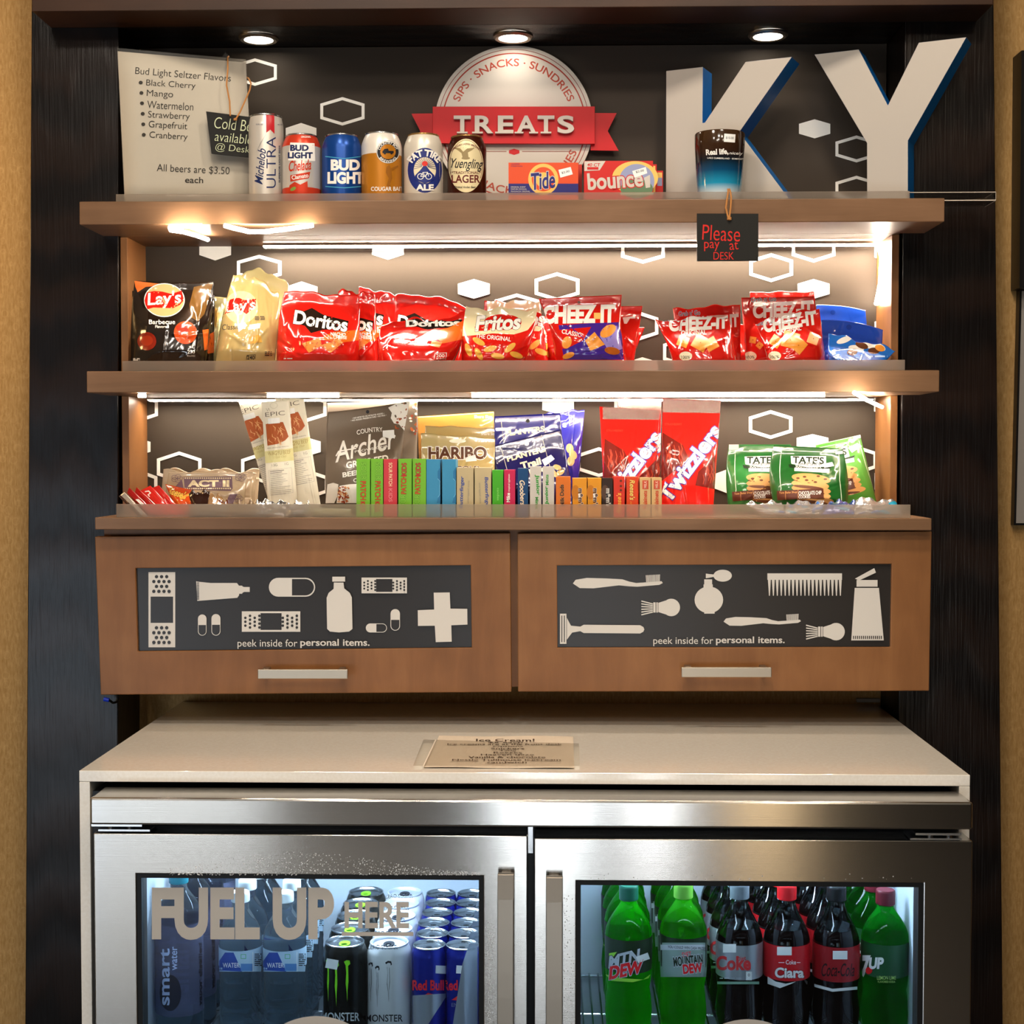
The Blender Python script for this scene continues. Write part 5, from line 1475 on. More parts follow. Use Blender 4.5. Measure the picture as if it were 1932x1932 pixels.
bag2('red cracker bag, front one leaning on the taller cracker bag', X3, [(885, 545), (1330, 545), (1285, 165), (810, 285)], (.41, .45), .042, FRD, crack(1065, 262, 400, 110, -9, (880, 268, 130, 34), (1055, 325, 190, 34), ((1070, 400, 60, 15), (1130, 440, 50, 40), (1240, 390, 40, 20), (960, 410, 40, 35)), (952, 518)), seed=30, group=XS, seal=.1, jag=2, bow=(4, 0, -4))
bag2('red cracker bag, tall one with its pale wording above the front bag', X3, [(735, 545), (1300, 545), (1248, 75), (705, 85)], (.497, .515), .028, FRD, crack(1015, 172, 450, 115, -3, (870, 97, 185, 38), (1000, 245, 200, 36), ((790, 400, 24, 10), (840, 440, 22, 40)), (770, 520)), seed=31, group=XS, seal=.12)
bag2('red cracker bag, rearmost with only its top edge showing', X3, [(790, 545), (1290, 545), (1246, 38), (768, 42)], (.55, .562), .02, FRD, None, seed=32, group=XS, seal=.12, jag=1)
# blue cookie bags
BLU, BLS = film('#1a48b4'), 'blue cookie bags at the end of the middle shelf'
p = Pr(*X3).ell(1385, 195, 18, 18, film('#123a96'), 16)
bag2('blue cookie bag, rearmost of the three blue ones', X3, [(1270, 545), (1660, 545), (1628, 178), (1262, 138)], (.54, .555), .024, BLU, p, seed=34, group=BLS, seal=.3, bow=(0, 0, -3))
p = Pr(*X3).ell(1505, 305, 20, 20, film('#123a96'), 16)
bag2('blue cookie bag, middle one of the three blue ones', X3, [(1290, 545), (1745, 545), (1758, 325), (1295, 252)], (.485, .505), .028, BLU, p, seed=35, group=BLS, seal=.3, bow=(0, 0, -6))
p = Pr(*X3)
for x, y, rx, a in ((1470, 400, 60, -20), (1650, 440, 70, 10), (1560, 460, 60, 5), (1740, 455, 40, 30)): p.ell(x, y, rx, 22, FW_, 20, a)
for x, y, rx, a in ((1600, 440, 50, 20), (1690, 480, 44, 0), (1530, 490, 40, -10)): p.ell(x, y, rx, 24, film('#5a3420'), 20, a)
p.ell(1735, 460, 38, 24, CKR, 18, 20); p.scrib(1650, 515, 1790, 530, 1, film('#9ec4e8'), 12)
bag2('pale blue cookie bag, crinkled front one of the three blue ones', X3, [(1350, 545), (1790, 545), (1852, 470), (1352, 352)], (.42, .455), .04, film('#1f63b8'), p, seed=36, group=BLS, seal=.25, jag=3, amp=.0032)

# ================================================================ bottom shelf: sweets
S3 = 'sweets on the bottom shelf'
I1, J1, K1, W1, V1, X4 = (580, 720, 5.084), (900, 740, 5.084), (1100, 720, 2.76), (1340, 820, 4.83), (220, 880, 4.2), (440, 735, 8.585)


def bag3(label, crop, q, yd, D, mt, p=None, seed=1, cat='snack bag', name='snack_bag', group='bags on the bottom shelf', **k):
    return bag2(label, crop, q, yd, D, mt, p, seed, cat, group, Z3, name, **k)


def lay(name, label, cat, group, crop, q, yd, D, mt, p=None, seed=1, **k):
    """a wrapper that lies or leans: corners taken as they are"""
    return pouch(name, label, cat, group, cr(*crop, q), yd, D, mt, p, seed=seed, zmin=Z3, **k)


# beef strips
EPW, EPG = mat('#ddd6c2', .5, coat=.2), mat('#c9c28a', .5)
MEAT, MEA2 = mat('#a5552c', .4), mat('#d9a878', .45)


def strip(dx, dy, rot):
    p = Pr(*X4); c_, s_ = math.cos(R(rot)), math.sin(R(rot))

    def T(x, y): x -= 700; y -= 960; return (960 * 0 + dx + 730 + x * c_ - y * s_, dy + 990 + x * s_ + y * c_)
    def tx(t, x, y, w_, h, m_, **k): p.txt(t, *T(x, y), w_, h, m_, rot=rot - 3, **k)
    tx('EPIC', 680, 360, 320, 70, mat('#5d5346', .5), bold=-.008)
    p.ring(*T(665, 225), 62, 52, 8, mat('#c5bda6', .5), 24); p.line([T(540, 265), T(560, 310), T(580, 265), T(600, 310)], 5, mat('#8a806c', .5))
    p.poly([T(520, 520), T(640, 500), T(800, 500), T(850, 640), T(880, 740), T(820, 800), T(700, 850), T(530, 870)], MEAT)
    rg = random.Random(3)
    for k in range(14):
        x, y = rg.uniform(560, 800), rg.uniform(540, 800); p.line([T(x, y), T(x + rg.uniform(-30, 50), y + rg.uniform(20, 60)), T(x + rg.uniform(-40, 60), y + rg.uniform(60, 100))], [4, 13, 3], MEA2)
    p.poly([T(560, 430), T(750, 425), T(752, 515), T(562, 520)], STK)
    tx('100% GRASS-FED WAGYU', 700, 905, 350, 18, mat('#8a8478', .5))
    p.poly([T(480, 960), T(960, 930), T(962, 1130), T(482, 1150)], EPG); tx('WAGYU BEEF', 715, 995, 370, 62, mat('#8a6a2a', .5), bold=-.01); tx('STEAK STRIP', 725, 1065, 210, 34, mat('#a8985a', .5), bold=-.01)
    tx('13G      1G', 720, 1185, 270, 40, mat('#5a554c', .5), bold=-.012)
    for k in range(14):
        y = 1290 + k * 29; l = rg.uniform(180, 340)
        p.line([T(550, y), T(550 + l, y - 12)], 9 if k in (0, 1) else 5, mat('#77706a', .5))
    p.line([T(530, 1270), T(900, 1245), T(905, 1650), T(535, 1680)], 3, mat('#8a847c', .5), True)
    return p


ES = 'snack strips on the bottom shelf'
bag3('long cream beef snack strip, front one of the three', X4, [(560, 1840), (1045, 1840), (903, 160), (458, 205)], (.455, .50), .008, EPW, strip(0, 0, -3), seed=40, name='snack_strip', cat='snack strip', group=ES, seal=.05, amp=.0008, fold=.0003)
bag3('long cream beef snack strip leaning out to the side of the dark pouch', X4, [(930, 1840), (1412, 1840), (1146, 150), (676, 142)], (.485, .52), .008, EPW, strip(285, -160, -8), seed=41, name='snack_strip', cat='snack strip', group=ES, seal=.05, amp=.0008, fold=.0003)
bag3('long cream beef snack strip, half covered by the front strip', X4, [(585, 1840), (1060, 1840), (560, 150), (78, 172)], (.505, .535), .008, EPW, strip(-300, -95, -15), seed=42, name='snack_strip', cat='snack strip', group=ES, seal=.05, amp=.0008, fold=.0003)
# jerky pouches
JER, JER2 = mat('#5f5244', .42, coat=.15), mat('#62564a', .45, coat=.1); RB = mat('#8a3a20', .4)
p = Pr(*I1)
p.poly([(775, 250), (860, 200), (985, 188), (980, 440), (930, 470), (880, 410), (830, 400), (800, 350), (810, 300)], WHT)
rg = random.Random(9)
for k in range(24): p.ell(rg.uniform(830, 970), rg.uniform(200, 460), rg.uniform(6, 16), rg.uniform(5, 12), rg.choice((RB, MEAT, WHT, JER)), 10, rg.uniform(0, 90))
p.ell(578, 290, 16, 18, INK, 18); p.txt('• NO NITRITES OR NITRATES ADDED •', 585, 328, 310, 14, WHT, rot=-9); p.txt('• NO ADDED PRESERVATIVES • NO MSG •', 588, 348, 345, 14, WHT, rot=-9)
p.txt('COUNTRY', 597, 465, 250, 44, WHT, rot=-7, bold=.01, bend=10); p.txt('Archer', 560, 610, 590, 190, WHT, rot=-14, bold=.01, shear=.3); p.line([(275, 715), (300, 670), (370, 655), (470, 640)], 12, WHT); p.txt('PROVISIONS', 612, 645, 320, 22, WHT, rot=-10, bold=.01)
p.poly([(722, 470), (832, 462), (836, 540), (790, 545), (724, 530)], STK)
p.txt('GRASS-FED', 575, 768, 410, 66, WHT, rot=-10, bold=.03, shear=.1); p.txt('BEEF JERKY', 540, 868, 410, 62, WHT, rot=-10, bold=.03, shear=.1); p.txt('ORIGINAL', 580, 930, 280, 40, WHT, rot=-8, bold=.02)
p.poly([(280, 1165), (310, 1000), (400, 985), (480, 980), (480, 1165)], WHT)
for k in range(60): p.ell(rg.uniform(290, 400), rg.uniform(1010, 1160), rg.uniform(6, 16), rg.uniform(5, 11), rg.choice((RB, MEAT, MEA2)), 9, rg.uniform(0, 90))
p.poly([(175, 1165), (195, 985), (250, 970), (300, 985), (290, 1100), (260, 1165)], mat('#cfc8bc', .45))
bag3('taupe jerky pouch with white script lettering, front one', I1, [(182, 1165), (935, 1165), (985, 186), (195, 292)], (.47, .505), .022, JER, p, seed=44, seal=.12, bow=(-3, -10, 2), amp=.001, fold=.0005, name='jerky_pouch', cat='pouch')
p = Pr(*I1)
for k in range(20): p.ell(rg.uniform(985, 1050), rg.uniform(190, 560), rg.uniform(6, 18), rg.uniform(6, 14), rg.choice((RB, MEAT, WHT)), 10, rg.uniform(0, 90))
bag3('taupe jerky pouch standing right behind the lettered one', I1, [(195, 1165), (1050, 1165), (1056, 184), (192, 205)], (.515, .54), .02, JER2, p, seed=45, seal=.12, amp=.001, fold=.0005, name='jerky_pouch', cat='pouch')
# gold bear bags
GO1, GO2, CHB = film('#8d5f2a', .25), film('#b39d68', .2), mat('#57321c', .35)
bag3('dark gold gummy bag, rearmost with its share size edge showing', I1, [(1080, 1165), (1790, 1165), (1790, 285), (1055, 335)], (.543, .56), .015, GO1, Pr(*I1).txt('Share Size', 1685, 336, 170, 30, WHT, bold=.01), seed=46, seal=.14, group='gummy bags on the bottom shelf')
bag3('pale gold gummy bag, middle one of the stack of three', I1, [(1110, 1165), (1800, 1165), (1802, 445), (1130, 420)], (.495, .515), .016, GO2, Pr(*I1).txt('Share Size', 1740, 500, 150, 28, WHT, bold=.01), seed=47, seal=.18, group='gummy bags on the bottom shelf', jag=1)
p = Pr(*I1).txt('Share Size', 1715, 565, 165, 30, WHT, bold=.01).ell(1440, 570, 80, 20, mat('#e9e2c8', .3))
p.txt('HARIBO', 1440, 685, 560, 120, CHB, bold=.035, ol=(WHT, .05)); p.txt('GOLD', 1540, 830, 230, 40, CHB, bold=.03, ol=(WHT, .03)); p.poly([(1515, 730), (1610, 700), (1625, 760), (1520, 770)], STK)
bag3('pale gold gummy bag with big brown letters at the front', I1, [(1095, 1165), (1790, 1165), (1800, 540), (1088, 495)], (.455, .48), .026, GO2, p, seed=48, seal=.18, group='gummy bags on the bottom shelf', jag=1)
# navy nut bags
NVB, NVD = film('#26247c', .2), film('#1a184f', .22); CRW = film('#ddd6b8', .3)


def nuts(cx, cy, rot, trail):
    p = Pr(*J1); p.txt('PLANTERS', cx, cy, 380, 56, CRW, rot=rot, bold=.045)
    c_, s_ = math.cos(R(rot)), math.sin(R(rot))
    for x in (-215, 190): p.line([(cx + x * c_ + 140 * s_, cy + x * s_ - 140 * c_), (cx + x * c_ - 260 * s_, cy + x * s_ + 260 * c_)], 4, CRW)
    if trail:
        p.txt('Trail', cx + 20 * c_ - 100 * s_, cy + 20 * s_ + 100 * c_, 200, 70, CRW, rot=rot, bold=.045); p.txt('Mix', cx + 60 * c_ - 180 * s_, cy + 60 * s_ + 180 * c_, 150, 60, CRW, rot=rot, bold=.045)
        p.poly([(620, 650), (710, 600), (745, 640), (650, 710)], STK)
        for x, y, a in ((770, 720, 20), (800, 770, -30), (740, 780, 50)): p.ell(x, y, 42, 24, TAN, 18, a)
    return p


NB = 'navy nut bags on the bottom shelf'
p = nuts(460, 372, -7, False).ell(487, 275, 20, 18, INK, 16)
bag3('navy nut mix bag, rear left one with one dark hang hole', J1, [(175, 1190), (870, 1190), (800, 200), (165, 232)], (.497, .512), .018, NVB, p, seed=50, seal=.14, group=NB)
p = Pr(*J1)
p.line([(820, 180), (1000, 290)], 5, CRW); p.line([(880, 190), (890, 320), (1010, 270)], 4, CRW); p.txt('S', 840, 315, 36, 44, CRW, bold=.04)
for x, y, a in ((890, 540, 80), (920, 600, 60), (900, 660, 100)): p.ell(x, y, 48, 36, TAN, 18, a)
bag3('navy nut mix bag, rear right one rising above its neighbours', J1, [(560, 1190), (950, 1190), (1032, 165), (640, 215)], (.546, .561), .015, NVB, p, seed=51, seal=.12, group=NB, jag=2)
p = nuts(470, 592, -15, True).ell(477, 495, 22, 20, WHT, 18)
bag3('navy nut mix bag, low tilted one in front with a price sticker', J1, [(250, 1190), (965, 1190), (805, 355), (150, 515)], (.455, .485), .026, NVD, p, seed=52, seal=.18, group=NB)
# licorice bags
LIC, LIW = film('#cf1f18', .2), film('#6a1d16', .25); LTB = mat('#3a2a8a', .4); LIB = film('#a8402e', .25)
TOPC = mat('#d9cfc4', .12, coat=.6, tr=.75, ior=1.12, nm='clear_crimp')


def lic(dx, dy, k=1.):
    p = Pr(*K1); T = lambda pts: [(dx + x * k, dy + y * k) for x, y in pts]
    p.poly(T([(415, 265), (520, 330), (560, 420), (470, 470), (405, 520)]), LIW); p.poly(T([(690, 380), (690, 560), (585, 540), (600, 470)]), LIW)
    rg = random.Random(4)
    for j in range(9):
        x, y = rg.uniform(425, 520), rg.uniform(310, 420); p.line(T([(x, y), (x + 8, y + 30), (x + 2, y + 60), (x + 12, y + 85)]), [3, 6, 6, 3], LIB)
        x, y = rg.uniform(610, 680), rg.uniform(420, 490); p.line(T([(x, y), (x + 6, y + 25), (x, y + 50)]), [3, 5, 3], LIB)
    p.txt('Twizzlers', dx + 556 * k, dy + 425 * k, 470 * k, 88 * k, FW_, rot=-53, bold=.04, ol=(LTB, .035)); p.txt('STRAWBERRY', dx + 470 * k, dy + 222 * k, 90 * k, 12 * k, LIB)
    p.poly(T([(405, 90), (730, 88), (730, 165), (405, 160)]), TOPC)
    return p


LG = 'licorice bags on the bottom shelf'
bag3('red licorice bag standing alone at the front of its kind', K1, [(405, 640), (680, 640), (718, 96), (415, 88)], (.44, .49), .024, LIC, lic(0, 0), seed=54, group=LG, seal=.08, step=6)
bag3('red licorice bag with clear crimped top beside the navy bags', K1, [(110, 640), (365, 640), (402, 148), (86, 130)], (.45, .50), .024, LIC, lic(-290, 40, .97), seed=55, group=LG, seal=.08, step=6)
bag3('red licorice bag behind the one beside the navy bags', K1, [(190, 640), (400, 640), (408, 100), (182, 104)], (.51, .54), .02, LIC, lic(-235, 10, .97), seed=56, group=LG, seal=.1, step=6)
# green cookie bags
GRB, GRL, GRK = film('#17521f', .3), film('#4a8a34', .3), film('#0f3416', .3)
BRN, CKE, CKD = mat('#4f2618', .4), mat('#c08a50', .5), mat('#5a321c', .5)


def tate(dx, dy, rot, base=GRB, w_=1.):
    p = Pr(*W1); c_, s_ = math.cos(R(rot)), math.sin(R(rot))

    def T(x, y): x = (x - 890); y -= 350; return (890 + dx + x * c_ - y * s_, 350 + dy + x * s_ + y * c_)
    def P_(l): return [T(*q_) for q_ in l]
    p.line(P_([(645, 140), (650, 500), (640, 590)]), 7, mat('#b7c7ae', .4)); p.line(P_([(1165, 165), (1180, 400), (1205, 600)]), 7, mat('#b7c7ae', .4)); p.line(P_([(640, 150), (1165, 155)]), 6, mat('#b7c7ae', .4))
    p.poly(P_([(728, 200), (1050, 190), (1052, 285), (900, 300), (735, 270)]), WHT); p.txt("TATE'S", *T(890, 232), 285, 66, DKG, bold=.03, rot=rot); p.txt('BAKE SHOP', *T(905, 268), 210, 24, DKG, rot=rot)
    p.poly(P_([(710, 275), (900, 300), (1100, 285), (1080, 320), (900, 330), (720, 305)]), DKG); p.txt('SOUTHAMPTON', *T(890, 290), 230, 22, WHT, rot=rot); p.poly(P_([(765, 305), (1085, 305), (1085, 342), (765, 335)]), WHT); p.txt('UNIQUELY CRISPY · DEEPLY DELICIOUS', *T(925, 322), 265, 11, MAR, rot=rot)
    for cx, cy, rx, ry in ((960, 590, 175, 38), (940, 545, 165, 40), (925, 500, 180, 42), (915, 455, 172, 42), (920, 400, 178, 46)):
        p.ell(*T(cx, cy), rx, ry, CKE, 32, rot + 4); p.ell(*T(cx - 20, cy + ry * .55), rx * .8, ry * .35, CKD, 24, rot + 4)
        if cy == 400:
            p.ell(*T(cx, cy), rx, ry, CKE, 32, rot + 4)
            for x, y in ((860, 385), (880, 415), (960, 430), (1050, 400), (985, 375), (800, 400)): p.ell(*T(x, y), 17, 9, CKD, 10, rot)
    p.poly(P_([(612, 522), (1035, 485), (1042, 570), (620, 608)]), BRN); p.line(P_([(690, 520), (695, 600)]), 3, CKE); p.line(P_([(805, 505), (808, 590)]), 3, CKE)
    p.txt('CHOCOLATE CHIP', *T(915, 530), 208, 34, WHT, bold=.01, rot=rot - 4); p.txt('COOKIES', *T(865, 567), 105, 30, WHT, bold=.01, rot=rot - 4); p.txt('Tate Bake Shop', *T(715, 535), 165, 24, CKE, rot=rot - 5, shear=.2)
    return p


CG = 'green cookie bags on the bottom shelf'
TIN = mat('#c8c8c0', .3)
p = tate(0, 0, 2); p.poly([(1020, 268), (1110, 250), (1128, 285), (1040, 302)], STK); p.rect(562, 118, 648, 152, TIN, 10); p.rect(1140, 150, 1208, 178, TIN, -4)
bag3('dark green cookie bag with tin tie, front one of the three', W1, [(610, 610), (1225, 610), (1205, 128), (580, 96)], (.43, .465), .034, GRB, p, seed=58, group=CG, seal=.1, bow=(-12, 8, 0), amp=.0014, fold=.0006, name='cookie_bag', cat='cookie bag')
p = tate(-415, 0, 0); p.rect(168, 86, 260, 138, TIN, -2)
bag3('green cookie bag with tin tie beside the licorice, half covered', W1, [(175, 615), (760, 615), (735, 90), (170, 90)], (.48, .51), .03, film('#236a2c', .3), p, seed=59, group=CG, seal=.1, bow=(-6, 0, 0), amp=.0016, fold=.0007, name='cookie_bag', cat='cookie bag')
p = tate(235, -55, -12); p.rect(1300, -5, 1368, 35, TIN, -12); p.poly([(1255, 120), (1340, 75), (1380, 105), (1290, 165)], STK)
bag3('bright green cookie bag leaning behind the front one', W1, [(1010, 612), (1515, 612), (1366, 2), (960, 92)], (.51, .545), .026, GRL, p, seed=60, group=CG, seal=.1, amp=.0014, fold=.0006, name='cookie_bag', cat='cookie bag')
# theatre candy boxes in a row
CBX = 'candy boxes in a row on the bottom shelf'
LGN, BLB, BTN = mat('#6fae2e', .4), mat('#3a86ad', .4), mat('#b3a27c', .45)
UPR = -90


def cbox(label, crop, x0, x1, top, mt, texts, lean=0, Y=.362, dep=.058):
    ox, oy, sc = crop; p = Pr(ox, oy, sc)
    for f in texts: f(p)
    a, c_ = ox + x0 / sc, ox + x1 / sc
    return carton('candy_box', label, 'candy box', CBX, a + .5, c_ - .5, oy + top / sc, Y, dep, Z3, mt, p, dx=(lean, lean, 0, 0))


def tx(t, x, y, l, h, m_, rot=90, **k): return lambda p: p.txt(t, x, y, l, h, m_, rot=rot, **k)


DGR, ORG, RDI = mat('#24401a', .4), mat('#c8401c', .4), mat('#b8262c', .4)
OLG = (mat('#1f3a14', .4), .025)
for i, (x0, x1, cx) in enumerate(((468, 603, 537), (608, 727, 677))):
    cbox(('lime green candy box, end one of the row beside the taupe pouch', 'lime green candy box, second from the taupe pouch')[i], I1, x0, x1, 740, LGN,
         [tx('SOUR', cx + 2, 860, 170, 52, mat('#7fc03a', .4), bold=.015, ol=OLG), tx('PATCH', cx - 2, 1045, 180, 52, ORG, bold=.015, ol=OLG), tx('KIDS', cx - 6, 1200, 100, 50, RDI, bold=.03)])
cbox('red candy box standing among the lime green ones', I1, 730, 862, 743, mat('#c23a42', .4), [tx('SOUR PATCH', 797, 890, 225, 34, mat('#e6c7a0', .4), bold=.02), tx('KIDS', 797, 1090, 130, 36, mat('#d97a7a', .4), bold=.02)])
for i, (x0, x1, cx) in enumerate(((870, 1003, 925), (1008, 1140, 1060))):
    cbox(('lime green candy box just after the red one, text reading upward', 'lime green candy box touching the plain blue boxes'), I1, x0, x1, 740, LGN, []) if False else cbox(('lime green candy box just after the red one, text reading upward', 'lime green candy box touching the plain blue boxes')[i], I1, x0, x1, 740, LGN,
         [tx('KIDS', cx + 2, 840, 120, 48, RDI, -90, bold=.015, ol=OLG), tx('PATCH', cx - 2, 990, 175, 50, ORG, -90, bold=.015, ol=OLG), tx('SOUR', cx - 8, 1165, 170, 50, mat('#7fc03a', .4), -90, bold=.015, ol=OLG)])
for i, (x0, x1) in enumerate(((1140, 1275), (1290, 1425))):
    w_ = x1 - x0
    cbox(('plain blue candy box touching the lime green boxes', 'plain blue candy box touching the tan boxes')[i], I1, x0, x1, 745, BLB,
         [lambda p, x1=x1: p.poly([(x1, 820), (x1 - 26, 860), (x1 - 26, 930), (x1, 960)], mat('#2a6d98', .4)), lambda p, x1=x1: p.poly([(x1, 1080), (x1 - 20, 1105), (x1 - 36, 1165), (x1, 1165)], mat('#2a6d98', .4)), lambda p, x1=x1: p.line([(x1 - 26, 930), (x1 - 4, 955), (x1 - 4, 1080), (x1 - 22, 1110)], 5, mat('#6fb0d0', .4))])
BFB = mat('#23458c', .4)
cbox('tan candy box with blue script reading upward', I1, 1430, 1595, 825, BTN, [tx('Butterfinger', 1482, 1060, 305, 44, BFB, -88, bold=.02, shear=.15), tx('unwrapped minis', 1545, 1060, 220, 22, mat('#8a8574', .4), -88)])
cbox('tan candy box with blue script reading downward', I1, 1602, 1765, 825, BTN, [tx('Butterfinger', 1718, 1070, 305, 44, BFB, 88, bold=.02, shear=.15), tx('unwrapped minis', 1655, 1070, 200, 22, mat('#8a8574', .4), 88)])
cbox('bright green candy box beside the tan boxes', I1, 1772, 1880, 848, mat('#3f9a1e', .4), [tx('candies', 1830, 1080, 120, 22, mat('#7cc45a', .4))])
PNK = mat('#b41f48', .4)
cbox('raspberry pink candy box', J1, 258, 368, 745, PNK, [tx('Mike', 300, 1010, 90, 34, WHT, -90, bold=.03), tx('tropical typhoon', 308, 870, 170, 22, WHT, -90)])
cbox('navy blue candy box with cream script', J1, 388, 492, 730, mat('#123c66', .4), [tx('Goobers', 436, 965, 240, 50, mat('#e3cfae', .4), bold=.02, shear=.2, rot=88)])
PGY = mat('#b9b3aa', .45); MGN = mat('#3a8a3a', .4)
cbox('pale grey candy box with green text reading downward', J1, 505, 618, 712, PGY, [tx('Junior', 580, 890, 200, 44, MGN, 87, bold=.04, shear=.1), tx('Mints', 575, 1060, 110, 30, MGN, 88, bold=.03)])
cbox('pale grey candy box with green text reading upward', J1, 628, 742, 714, PGY, [tx('Mints', 672, 840, 100, 30, MGN, 268, bold=.03), tx('Junior', 670, 990, 180, 40, MGN, 268, bold=.04, shear=.1)])
cbox('orange candy box between the grey and yellow boxes', J1, 755, 900, 810, mat('#c4661c', .4), [tx('Milk Duds', 815, 990, 210, 40, mat('#3a1c10', .4), 268, bold=.04, ol=(mat('#e0a860', .4), .02))])
MY, MB_ = mat('#c98518', .4), mat('#2a1a12', .4)
for i, (x0, x1, m_, lab) in enumerate(((915, 1055, MY, 'yellow candy box beside the orange box'), (1060, 1195, MY, 'yellow candy box beside the dark brown box'), (1198, 1303, MB_, 'dark brown candy box in the row'))):
    cx = (x0 + x1) / 2
    cbox(lab, J1, x0, x1, 825, m_, [lambda p, x0=x0, m_=m_: p.ell(x0 + 30, 960, 38, 70, mat('#b06a10' if m_ is MY else '#4a3426', .4), 20), tx("m&m's", cx + 10, 1010, 175, 46, mat('#4a2a18', .4) if m_ is MY else PGY, 90, bold=.05, ol=(WHT if m_ is MY else INK, .03))])
cbox('red candy box with small printed sweets and script reading upward', J1, 1308, 1418, 810, mat('#c0301c', .4), [tx("Reese's", 1360, 1060, 190, 46, mat('#e0a03a', .4), -90, bold=.02, shear=.2)] + [lambda p, y=y: p.ell(1380, y, 12, 11, mat(c_, .4), 12) for y, c_ in ((850, '#e0b040'), (900, '#d8801c'), (940, '#5a2a14'))])
cbox('orange red candy box with yellow script reading downward', J1, 1432, 1545, 812, mat('#c63f16', .4), [tx("Reese's", 1490, 940, 190, 50, mat('#e6c060', .4), 90, bold=.02, shear=.2, ol=(INK, .02)), tx('minis', 1478, 1100, 100, 22, mat('#d88a3a', .4))])
TN2, RZ = mat('#c3a06c', .45), mat('#b8472c', .4)
for i, (x0, x1) in enumerate(((1560, 1668), (1672, 1775))):
    cx = (x0 + x1) / 2
    cbox(('small tan candy box with red top band, beside the orange red box', 'small tan candy box with red top band, last of the row')[i], J1, x0, x1, 820, TN2, [lambda p, cx=cx: p.rect(cx - 28, 845, cx + 30, 930, RZ), tx('MILK', cx, 885, 70, 26, mat('#e3b7a0', .4), -90), tx('Raisinets', cx - 2, 1030, 170, 40, RZ, -90, bold=.03)], dep=.045)
# popcorn bags
POP, PUR = film('#b7a184', .2), mat('#6d5560', .4)
PG = 'popcorn bags on the bottom shelf'
p = Pr(*V1)
p.poly([(532, 85), (915, 78), (920, 175), (905, 195), (540, 182)], PUR)
for k in range(22):
    for y0 in (93, 172): p.ell(545 + 17 * k, y0 + (3 if y0 > 100 else 0), 6, 6, mat('#d8c6a0', .4), 10)
p.txt('ACT II', 730, 135, 330, 55, mat('#d8c6a0', .4), bold=.05)
for x, y in ((480, 95), (985, 85), (960, 255), (560, 250)):
    for a in range(5): p.ring(x + 24 * math.cos(a * 1.26), y + 16 * math.sin(a * 1.26), 24, 18, 3, PUR, 20)
p.poly([(860, 290), (900, 220), (960, 215), (925, 295)], PUR); p.poly([(440, 190), (520, 100), (535, 180), (470, 200)], PUR)
bag3('folded brown popcorn bag with a purple panel, foremost', V1, [(375, 300), (1010, 300), (1040, 52), (412, 46)], (.46, .475), .016, POP, p, seed=62, group=PG, seal=.02, name='popcorn_bag', cat='popcorn bag', amp=.0012)
for k in range(3):
    bag3('folded brown popcorn bag, ' + ('second', 'third', 'last')[k] + ' of the row of four', V1, [(345 + 12 * k, 300), (1060 + 28 * k, 300), (1082 + 26 * k, 44 - 4 * k), (372 + 12 * k, 32 + 3 * k)], (.487 + .024 * k, .497 + .024 * k), .014, film('#c2ad90', .18), None, seed=63 + k, group=PG, seal=.03, jag=4, name='popcorn_bag', cat='popcorn bag')
# chocolate packs leaning at the left end
CP = 'chocolate packs at the end of the bottom shelf'


def pack(label, q, y0, y1, mt, p=None, seed=1, D=.006, grp=CP, nm='candy_bar', **k):
    return lay(nm, label, 'candy bar', grp, V1, q, (y0, y1), D, mt, p, seed, seal=.04, amp=.0008, fold=.0004, n=(24, 24), **k)


SLV = film('#b9b0a4', .2, .4, .5)
pack('silver and brown chocolate bar leaning at the end of the shelf', [(165, 395), (250, 395), (60, 203), (18, 236)], .36, .375, SLV, Pr(*V1).poly([(20, 236), (30, 226), (190, 372), (150, 380)], film('#3a2018')), 70)
pack('dark red chocolate bar leaning next to the silver one', [(245, 395), (350, 395), (100, 168), (82, 208)], .372, .387, film('#9c1414'), Pr(*V1).poly([(150, 262), (175, 258), (222, 300), (200, 310)], WHT).poly([(205, 255), (225, 250), (278, 295), (250, 302)], WHT), 71)
pack('dark red chocolate bar, second one from the silver bar', [(300, 395), (420, 395), (158, 164), (144, 205)], .385, .4, film('#a81712'), None, 72)
pack('bright red chocolate pack with a white swirl', [(360, 395), (500, 395), (268, 152), (190, 190)], .398, .413, film('#c8241a'), Pr(*V1).line([(225, 200), (255, 195), (268, 210), (250, 225), (262, 240)], 8, WHT), 73)
pack('bright red chocolate pack against the orange one', [(420, 395), (560, 395), (335, 150), (262, 176)], .411, .426, film('#bf1c14'), None, 74)
p = Pr(*V1).txt("Reese's", 486, 210, 150, 62, film('#e3b04a'), rot=20, bold=.03, shear=.2, ol=(INK, .03)).line([(400, 150), (500, 300)], 4, film('#d8a040')).poly([(500, 250), (580, 210), (575, 230), (505, 270)], film('#d8a040'))
pack('orange chocolate pack with yellow script, last of the leaning packs', [(490, 395), (640, 395), (590, 185), (385, 140)], .428, .443, film('#cc4a1a'), p, 75, D=.01)
